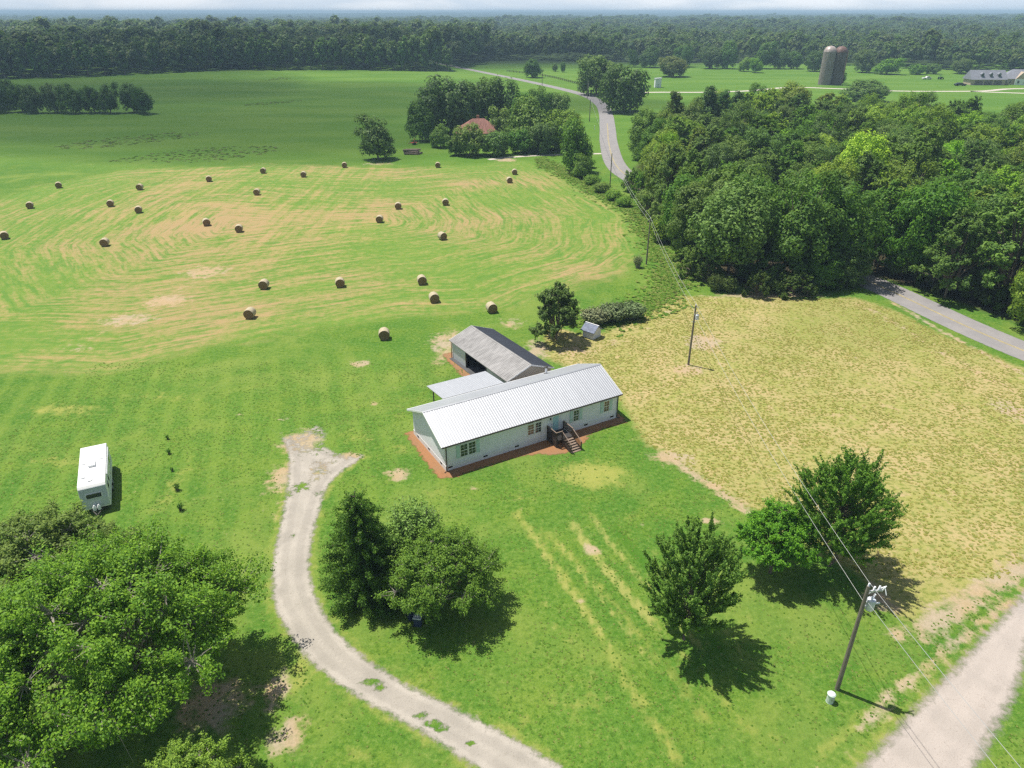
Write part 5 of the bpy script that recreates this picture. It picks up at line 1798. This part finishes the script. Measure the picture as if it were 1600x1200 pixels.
# ------------------------------------------------------------------ old farmhouse with the red roof
x, y = G(748, 222)
fh = empty('farmhouse', (x, y, 0), .12, 'old farmhouse with rusty red hip roof hidden among trees', 'house')
fh.scale = (1.0, 1.0, 1.2)
M_RUST = simple('rusty red roof sheet', (0.27, 0.125, 0.10), 0.8, var=.3, scale=.8, streak=(2, .5, 1))
M_OLDW = simple('old white boards', (0.52, 0.48, 0.43), .8, var=.15)
MB().box(-8, 8, -5, 5, 0, 3.4).build('wall', M_OLDW, fh)
rf = MB().add([(-9, -6, 3.3), (9, -6, 3.3), (9, 6, 3.3), (-9, 6, 3.3), (-2.2, 0, 7.2), (2.2, 0, 7.2)], [(0, 1, 5, 4), (1, 2, 5), (2, 3, 4, 5), (3, 0, 4), (3, 2, 1, 0)]).build('roof', M_RUST, fh)
m = MB()
for k in range(-14, 15):
    xx = k * .6
    f = min(1, (9 - abs(xx)) / 6.8)
    m.prism([(xx - .05, -6, 3.3), (xx, -6, 3.38), (xx + .05, -6, 3.3)], (0, 6 * f, 3.9 * f))
tag(m.build('rib', M_RUST, rf), kind='stuff')
MB().box(-.5, .5, 1.2, 2.1, 6.0, 8.0).build('chimney', simple('old brick', (.3, .15, .1), .85, var=.2), rf)
for xx in (-6, -3, 3, 6):
    f = MB().box(xx - .6, xx + .6, -5.06, -5.0, .9, 2.6).build('window', M_TRIM, fh)
    MB().box(xx - .5, xx + .5, -5.08, -5.061, 1.0, 2.5).build('pane', M_GLASS, f)
MB().box(-.6, .6, -5.06, -5.0, 0, 2.2).build('door', M_BROWN, fh)
x, y = G(793, 226)
cp = empty('carport', (x, y, 0), .1, 'open carport with grey sheet roof at the end of the farmhouse', 'carport')
MB().prism([(-4.5, -3.5, 3.6), (4.5, -3.5, 2.9), (4.5, -3.5, 2.8), (-4.5, -3.5, 3.5)], (0, 7, 0)).build('roof', M_GREY, cp)
for a in (-4.2, 4.2):
    for b in (-3.3, 3.3):
        MB().box(a - .08, a + .08, b - .08, b + .08, 0, 3.5 if a < 0 else 2.85).build('post', M_DARKM, cp)
# log pile and a small red implement in the field beside it
x, y = G(645, 241)
lp = empty('log_pile', (x, y, 0), .1, 'dark pile of logs lying in the grass between lone tree and farmhouse', 'log pile')
rr_ = random.Random(8)
lme = MB().tube([(-2.6, 0, 0), (0, .05, .03), (2.6, 0, 0)], [.34, .32, .28], 8).mesh('log', BARK, True)
for k in range(11):
    link('log', lme, lp, (rr_.uniform(-.9, .9), (k % 4) * .66 - 1 + (k // 4) * .3, .32 + (k // 4) * .55), (0, rr_.uniform(-.06, .06), rr_.uniform(-.25, .25)))
x, y = G(647, 226)
M_REDP = simple('faded red paint', (0.36, 0.07, 0.04), .6, var=.2)
im = empty('farm_implement', (x, y, 0), .5, 'small faded red farm implement at the foot of the dark oak', 'implement')
MB().box(-1.2, 1.2, -.7, .7, .6, .8).bar((0, 0, .8), (.3, 0, 2.3), .25).bar((-1.2, 0, .7), (-2.4, 0, .6), .15).build('frame', M_REDP, im)
for s in (-.8, .8):
    MB().tube([(0, s - .1, .5), (0, s + .1, .5)], .5, 14).build('wheel', M_BLACK, im)

# ------------------------------------------------------------------ silos
M_SILO = simple('stained concrete staves', (0.245, 0.215, 0.20), .85, var=.3, scale=.5, streak=(3, 3, .25))
M_SILO2 = simple('dark stained concrete staves', (0.125, 0.105, 0.10), .85, var=.35, scale=.5, streak=(3, 3, .25))
M_DOMEW = simple('white and rust dome sheet', (0.42, 0.35, 0.33), .5, metal=.2, var=.3, scale=.5)
M_DOMER = simple('rust red dome sheet', (0.17, 0.10, 0.085), .6, metal=.1, var=.3, scale=.5)
for (u, v, hgt_, mt, dm, lab) in ((1291, 133, 20.6, M_SILO, M_DOMEW, 'tall concrete silo with streaked white and rust dome'), (1308, 133, 20.4, M_SILO2, M_DOMER, 'tall dark concrete silo with rust red dome')):
    x, y = G(u, v)
    y += 4
    so_ = empty('silo', (x, y, 0), 0, lab, 'silo', 'pair of farm silos')
    R_ = 4.1
    MB().tube([(0, 0, 0), (0, 0, hgt_)], R_, 32, False).build('wall', mt, so_, smooth=True)
    st = MB().lathe([(R_ * 1.02, hgt_ - .1), (R_ * .98, hgt_ + .9), (R_ * .80, hgt_ + 2.2), (R_ * .45, hgt_ + 3.3), (.1, hgt_ + 3.7)], 24).build('dome', dm, so_, smooth=True)
    m = MB()
    for k in range(12):
        a = 2 * math.pi * k / 12
        m.tube([(math.cos(a) * r * 1.005, math.sin(a) * r * 1.005, z) for r, z in [(R_ * 1.02, hgt_ - .1), (R_ * .98, hgt_ + .9), (R_ * .80, hgt_ + 2.2), (R_ * .45, hgt_ + 3.3)]], .07, 4)
    tag(m.build('seam', dm, st), kind='stuff')
    m = MB()
    for k in range(26):
        z = .5 + k * hgt_ / 26.5
        m.lathe([(R_ + .03, z - .06), (R_ + .07, z), (R_ + .03, z + .06)], 28)
    tag(m.build('hoop', mt, so_), kind='stuff')
    MB().box(R_ - .2, R_ + .75, -.55, .55, .5, hgt_ + .6).build('chute', M_OLDW if mt is M_SILO else M_RUST, so_)

# ------------------------------------------------------------------ far farm: house, garage, shed, vehicles, fence
M_SLATE = simple('grey shingle roof', (0.22, 0.23, 0.27), .8, var=.12, scale=.8)
M_BRICK = simple('tan brick', (0.50, 0.40, 0.30), .85, var=.15, scale=2)
M_GDOOR = simple('brown garage door', (0.17, 0.14, 0.13), .6, var=.1)
x, y = G(1543, 133)
gh = empty('garage_building', (x, y + 5, 0), -.03, 'three door garage with grey roof and three dormers beyond the fields', 'garage')
MB().box(-11.5, 11.5, -5, 5, 0, 3.6).build('wall', M_BRICK, gh)
rf = MB().add([(-12.3, -6, 3.5), (12.3, -6, 3.5), (12.3, 6, 3.5), (-12.3, 6, 3.5), (-11.6, 0, 9.2), (12.3, 0, 9.2)], [(0, 1, 5, 4), (2, 3, 4, 5), (0, 4, 3), (1, 2, 5), (3, 2, 1, 0)]).build('roof', M_SLATE, gh)
for k in (-6.2, .2, 6.6):
    MB().box(k - 2.7, k + 2.7, -5.1, -5.0, 0, 2.9).build('garage_door', M_GDOOR, gh)
for k in (-4.4, 1.4, 7.0):
    dmr = MB().box(k - .9, k + .9, -4.2, -1.5, 5.2, 6.7).prism([(k - 1.2, -4.4, 6.7), (k + 1.2, -4.4, 6.7), (k, -4.4, 7.9)], (0, 3.4, 0)).build('dormer', M_SLATE, gh)
    f = MB().box(k - .6, k + .6, -4.26, -4.2, 5.4, 6.6).build('pane', M_GLASS, dmr)
x, y = G(1600, 133)
bh = empty('brick_house', (x, y + 8, 0), -.25, 'large tan brick house with grey gables joined beside the far garage', 'house')
MB().box(-11, 14, -6, 6, 0, 3.8).build('wall', M_BRICK, bh)
MB().add([(-12, -7, 3.7), (15, -7, 3.7), (15, 7, 3.7), (-12, 7, 3.7), (-5, 0, 9.4), (15, 0, 9.4)], [(0, 1, 5, 4), (2, 3, 4, 5), (0, 4, 3), (1, 2, 5), (3, 2, 1, 0)]).build('roof', M_SLATE, bh)
MB().prism([(-4, -7.6, 3.7), (4, -7.6, 3.7), (0, -7.6, 8.2)], (0, 7, 0)).build('gable', M_BRICK, bh)
MB().box(-4, 4, -7.6, -6.0, 0, 3.7).build('porch', M_TRIM, bh)
for k in (-9, -6.4, -2, 2, 7, 10):
    yy = -7.65 if abs(k) < 4 else -6.04
    f = MB().box(k - .8, k + .8, yy - .02, yy + .05, .8, 2.9).build('window', M_TRIM, bh)
    MB().box(k - .65, k + .65, yy - .04, yy - .021, .95, 2.75).build('pane', M_GLASS, f)
x, y = G(1028, 137)
ws = empty('block_shed', (x, y + 2, 0), .05, 'small tall white block shed beside the farm drive', 'shed')
MB().box(-2.0, 2.0, -1.8, 1.8, 0, 5.4).build('wall', M_WHITE, ws)
MB().prism([(-2.3, -2.1, 5.4), (2.3, -2.1, 5.7), (2.3, -2.1, 5.9), (-2.3, -2.1, 5.6)], (0, 4.2, 0)).build('roof', M_GREY, ws)
MB().box(-.6, .6, -1.86, -1.8, 0, 2.2).build('door', M_GREY, ws)


def car(x, y, rz, mt, label, cat, pickup=False):
    o = empty('pickup_truck' if pickup else 'parked_car', (x, y, 0), rz, label, cat)
    if pickup:
        pr = [(-2.7, .4), (-2.7, 1.05), (-.7, 1.1), (-.5, 1.8), (.9, 1.8), (1.5, 1.15), (2.6, 1.0), (2.7, .5)]
        gl = [(-.62, 1.15), (-.45, 1.7), (.85, 1.7), (1.35, 1.15)]
    else:
        pr = [(-2.3, .35), (-2.35, .95), (-1.7, 1.05), (-1.1, 1.5), (.4, 1.52), (1.2, 1.0), (2.2, .85), (2.3, .4)]
        gl = [(-1.45, 1.05), (-1.02, 1.43), (.36, 1.44), (1.0, 1.05)]
    MB().prism([(a, -.88, z) for a, z in pr], (0, 1.76, 0)).build('body', mt, o, bevel=.07)
    MB().prism([(a, -.885, z) for a, z in gl], (0, 1.77, 0)).build('window', M_GLASS, o)
    for a in (-1.5, 1.5):
        for s in (-.8, .8):
            MB().tube([(a, s - .12, .36), (a, s + .12, .36)], .36, 14).build('wheel', M_BLACK, o)
    for s in (-.6, .6):
        MB().box(2.2, 2.33 if not pickup else 2.72, s - .15, s + .15, .62, .78).build('headlight', M_PORC, o)
    return o


x, y = G(1500, 134)
car(x, y, .0, simple('black car paint', (.02, .022, .03), .25, var=.1), 'dark car parked on the far drive left of the garage', 'car').scale = (1.6, 1.6, 1.3)
x, y = G(1448, 124)
car(x, y, .1, simple('white car paint', (.75, .75, .75), .3, var=.05), 'white pickup parked on the far grass', 'truck', True).scale = (1.3, 1.3, 1.2)
x, y = G(1469, 124)
tc = empty('tractor', (x, y, 0), .4, 'small green tractor parked on the far grass beside the white pickup', 'tractor')
M_TG = simple('green tractor paint', (.03, .16, .05), .4, var=.1)
MB().box(.2, 2.4, -.5, .5, .9, 1.7).box(-1.2, .2, -.7, .7, .7, 1.2).build('body', M_TG, tc, bevel=.05)
MB().box(-1.3, .3, -.8, .8, 2.75, 2.85).bar((-1.2, -.7, 1.2), (-1.2, -.7, 2.75), .1).bar((-1.2, .7, 1.2), (-1.2, .7, 2.75), .1).bar((.2, -.7, 1.2), (.2, -.7, 2.75), .1).bar((.2, .7, 1.2), (.2, .7, 2.75), .1).build('canopy', M_TG, tc)
for a, r_ in ((-.7, .85), (1.8, .5)):
    for s in (-.95, .95):
        MB().tube([(a, s - .2, r_), (a, s + .2, r_)], r_, 16).build('wheel', M_BLACK, tc)
# wooden pasture fence
fpts = smooth_path([G(792, 112), G(848, 119), G(888, 128), G(925, 138), G(960, 141)], 12)
fe = empty('pasture_fence', (fpts[0][0], fpts[0][1], 0), 0, 'dark wooden fence along the pasture beyond the road', 'fence')
f0 = Vector((fpts[0][0], fpts[0][1], 0))
pme = MB().box(-.13, .13, -.13, .13, 0, 1.5).mesh('post', M_BROWN)
pp = [Vector((a, b, 0)) - f0 for a, b in smooth_path(fpts, 4)]
for p in pp:
    link('post', pme, fe, p)
for z in (.5, .9, 1.3):
    m = MB()
    for a, b in zip(pp[:-1], pp[1:]):
        m.bar(a + Vector((0, 0, z)), b + Vector((0, 0, z)), .06, .18)
    m.build('rail', M_BROWN, fe)
x, y = G(929, 203)
mk = empty('marker_post', (x, y, 0), 0, 'short white marker post on the verge left of the road', 'post')
MB().tube([(0, 0, 0), (0, 0, 1.5)], .13, 8).build('post', M_TRIM, mk)
MB().lathe([(.15, 1.5), (.15, 1.75), (.03, 1.85)], 8).build('cap', M_TRIM, mk)

# ------------------------------------------------------------------ tufts of grass standing proud of the turf
def tuft_mat(name, a, b_, c_):
    m, t, b = new_mat(name)
    r = nd(t, 'ShaderNodeNewGeometry').outputs['Random Per Island']
    c = mixc(t, sst(t, r, 0.0, 0.55), a, b_)
    c = mixc(t, sst(t, r, 0.55, 1.0), c, c_)
    t.links.new(c, b.inputs['Base Color'])
    b.inputs['Roughness'].default_value = .8
    b.inputs['Specular IOR Level'].default_value = .1
    tr = nd(t, 'ShaderNodeBsdfTranslucent', {'Color': c})
    mx = nd(t, 'ShaderNodeMixShader', {0: .5, 1: b.outputs[0], 2: tr.outputs[0]})
    t.links.new(mx.outputs[0], t.nodes['Material Output'].inputs['Surface'])
    return m


def tufts(name, X_, Y_, h, w, mat, label, seed):
    """each tuft is a little tent of three blades-of-grass faces"""
    rg = np.random.default_rng(seed)
    n = len(X_)
    V, k = [], 3
    for j in range(k):
        a = rg.uniform(0, 6.28, n)
        ww = w * rg.uniform(.6, 1.3, n)
        hh = h * rg.uniform(.5, 1.3, n)
        dx, dy = np.cos(a) * ww, np.sin(a) * ww
        r_ = rg.uniform(2.2, 4.2, n) * h             # blades lean well out, as mown grass lies
        lx, ly = -np.sin(a) * r_, np.cos(a) * r_
        z0 = np.full(n, 0.012)
        V.append(np.stack([np.stack([X_ - dx, Y_ - dy, z0], 1), np.stack([X_ + dx, Y_ + dy, z0], 1),
                           np.stack([X_ + dx * .5 + lx, Y_ + dy * .5 + ly, hh], 1), np.stack([X_ - dx * .5 + lx, Y_ - dy * .5 + ly, hh * .85], 1)], 1))
    V = np.concatenate(V).reshape(-1, 3)
    tag(link(name, np_mesh(name, V, np.arange(len(V)).reshape(-1, 4), [mat])), label, 'grass', None, 'stuff')


def scatter(n, x0, x1, y0, y1, seed, keep):
    rg = np.random.default_rng(seed)
    x, y = rg.uniform(x0, x1, n), rg.uniform(y0, y1, n)
    k = keep(x, y)
    return x[k], y[k]


def clump(x, y, f, ph=0.0):
    return (np.sin(x * f + 1.3 * np.sin(y * f * .7 + ph)) * np.sin(y * f * 1.1 + 1.7 * np.sin(x * f * .6 + ph)))


dp = drive_poly[::4]
x, y = scatter(52000, -60, 62, 26, 92, 1, lambda x, y: (sdf(x, y, DRY) < -.2) & (sdf(x, y, dp) < -.5) & (sdf(x, y, road_poly) < -.8) & (sdf(x, y, straw) < -.3) & (.5 * clump(x, y, .55) + .5 * clump(x, y, .17, 2) + .6 * np.random.default_rng(7).normal(size=len(x)) > 0)
               & (np.abs(x) < .74 * (y + 24)))
tufts('grass_tufts', x, y, .028, .08, tuft_mat('lawn tufts', (.10, .24, .026), (.17, .30, .04), (.33, .36, .11)), 'short tufts of green grass and weeds in the mown lawn', 3)
x, y = scatter(64000, 0, 84, 48, 128, 2, lambda x, y: (sdf(x, y, DRY) > .3) & (.6 * clump(x, y, .8) + .6 * clump(x, y, .13, 1) + .4 * clump(x, y, .31, 4) + .6 * np.random.default_rng(8).normal(size=len(x)) > 0))
tufts('grass_tufts', x, y, .045, .13, tuft_mat('dry lot tufts', (0.28, 0.34, 0.06), (0.44, 0.43, 0.11), (0.60, 0.50, 0.22)), 'clumps of yellowing grass scattered over the dry lot', 4)
edge = smooth_path([G(840, 248), G(900, 280), G(960, 312), G(1010, 350), G(1035, 400), G(1045, 445), G(1010, 480), G(930, 500)], 3)
x, y = scatter(60000, 8, 45, 98, 270, 5, lambda x, y: (line_d(x, y, edge) < np.abs(np.random.default_rng(9).normal(size=len(x))) * 2.3 + .8 * clump(x, y, .35)) & ~(sdf(x, y, WOOD) > 1) & (line_d(x, y, road_np) > 4.6))
tufts('tall_weeds', x, y, .17, .30, tuft_mat('rank weeds', (.13, .28, .035), (.21, .35, .05), (.36, .38, .12)), 'rank weeds along the edge between hay field and wood', 6)
x, y = scatter(14000, -180, 0, 245, 640, 7, lambda x, y: clump(x, y, .045, 1) * clump(x, y, .021, 3) > .42)
tufts('tall_weeds', x, y, .14, .8, tuft_mat('pale weeds', (.14, .26, .04), (.20, .30, .07), (.30, .34, .14)), 'pale weed patches in the far green field', 8)
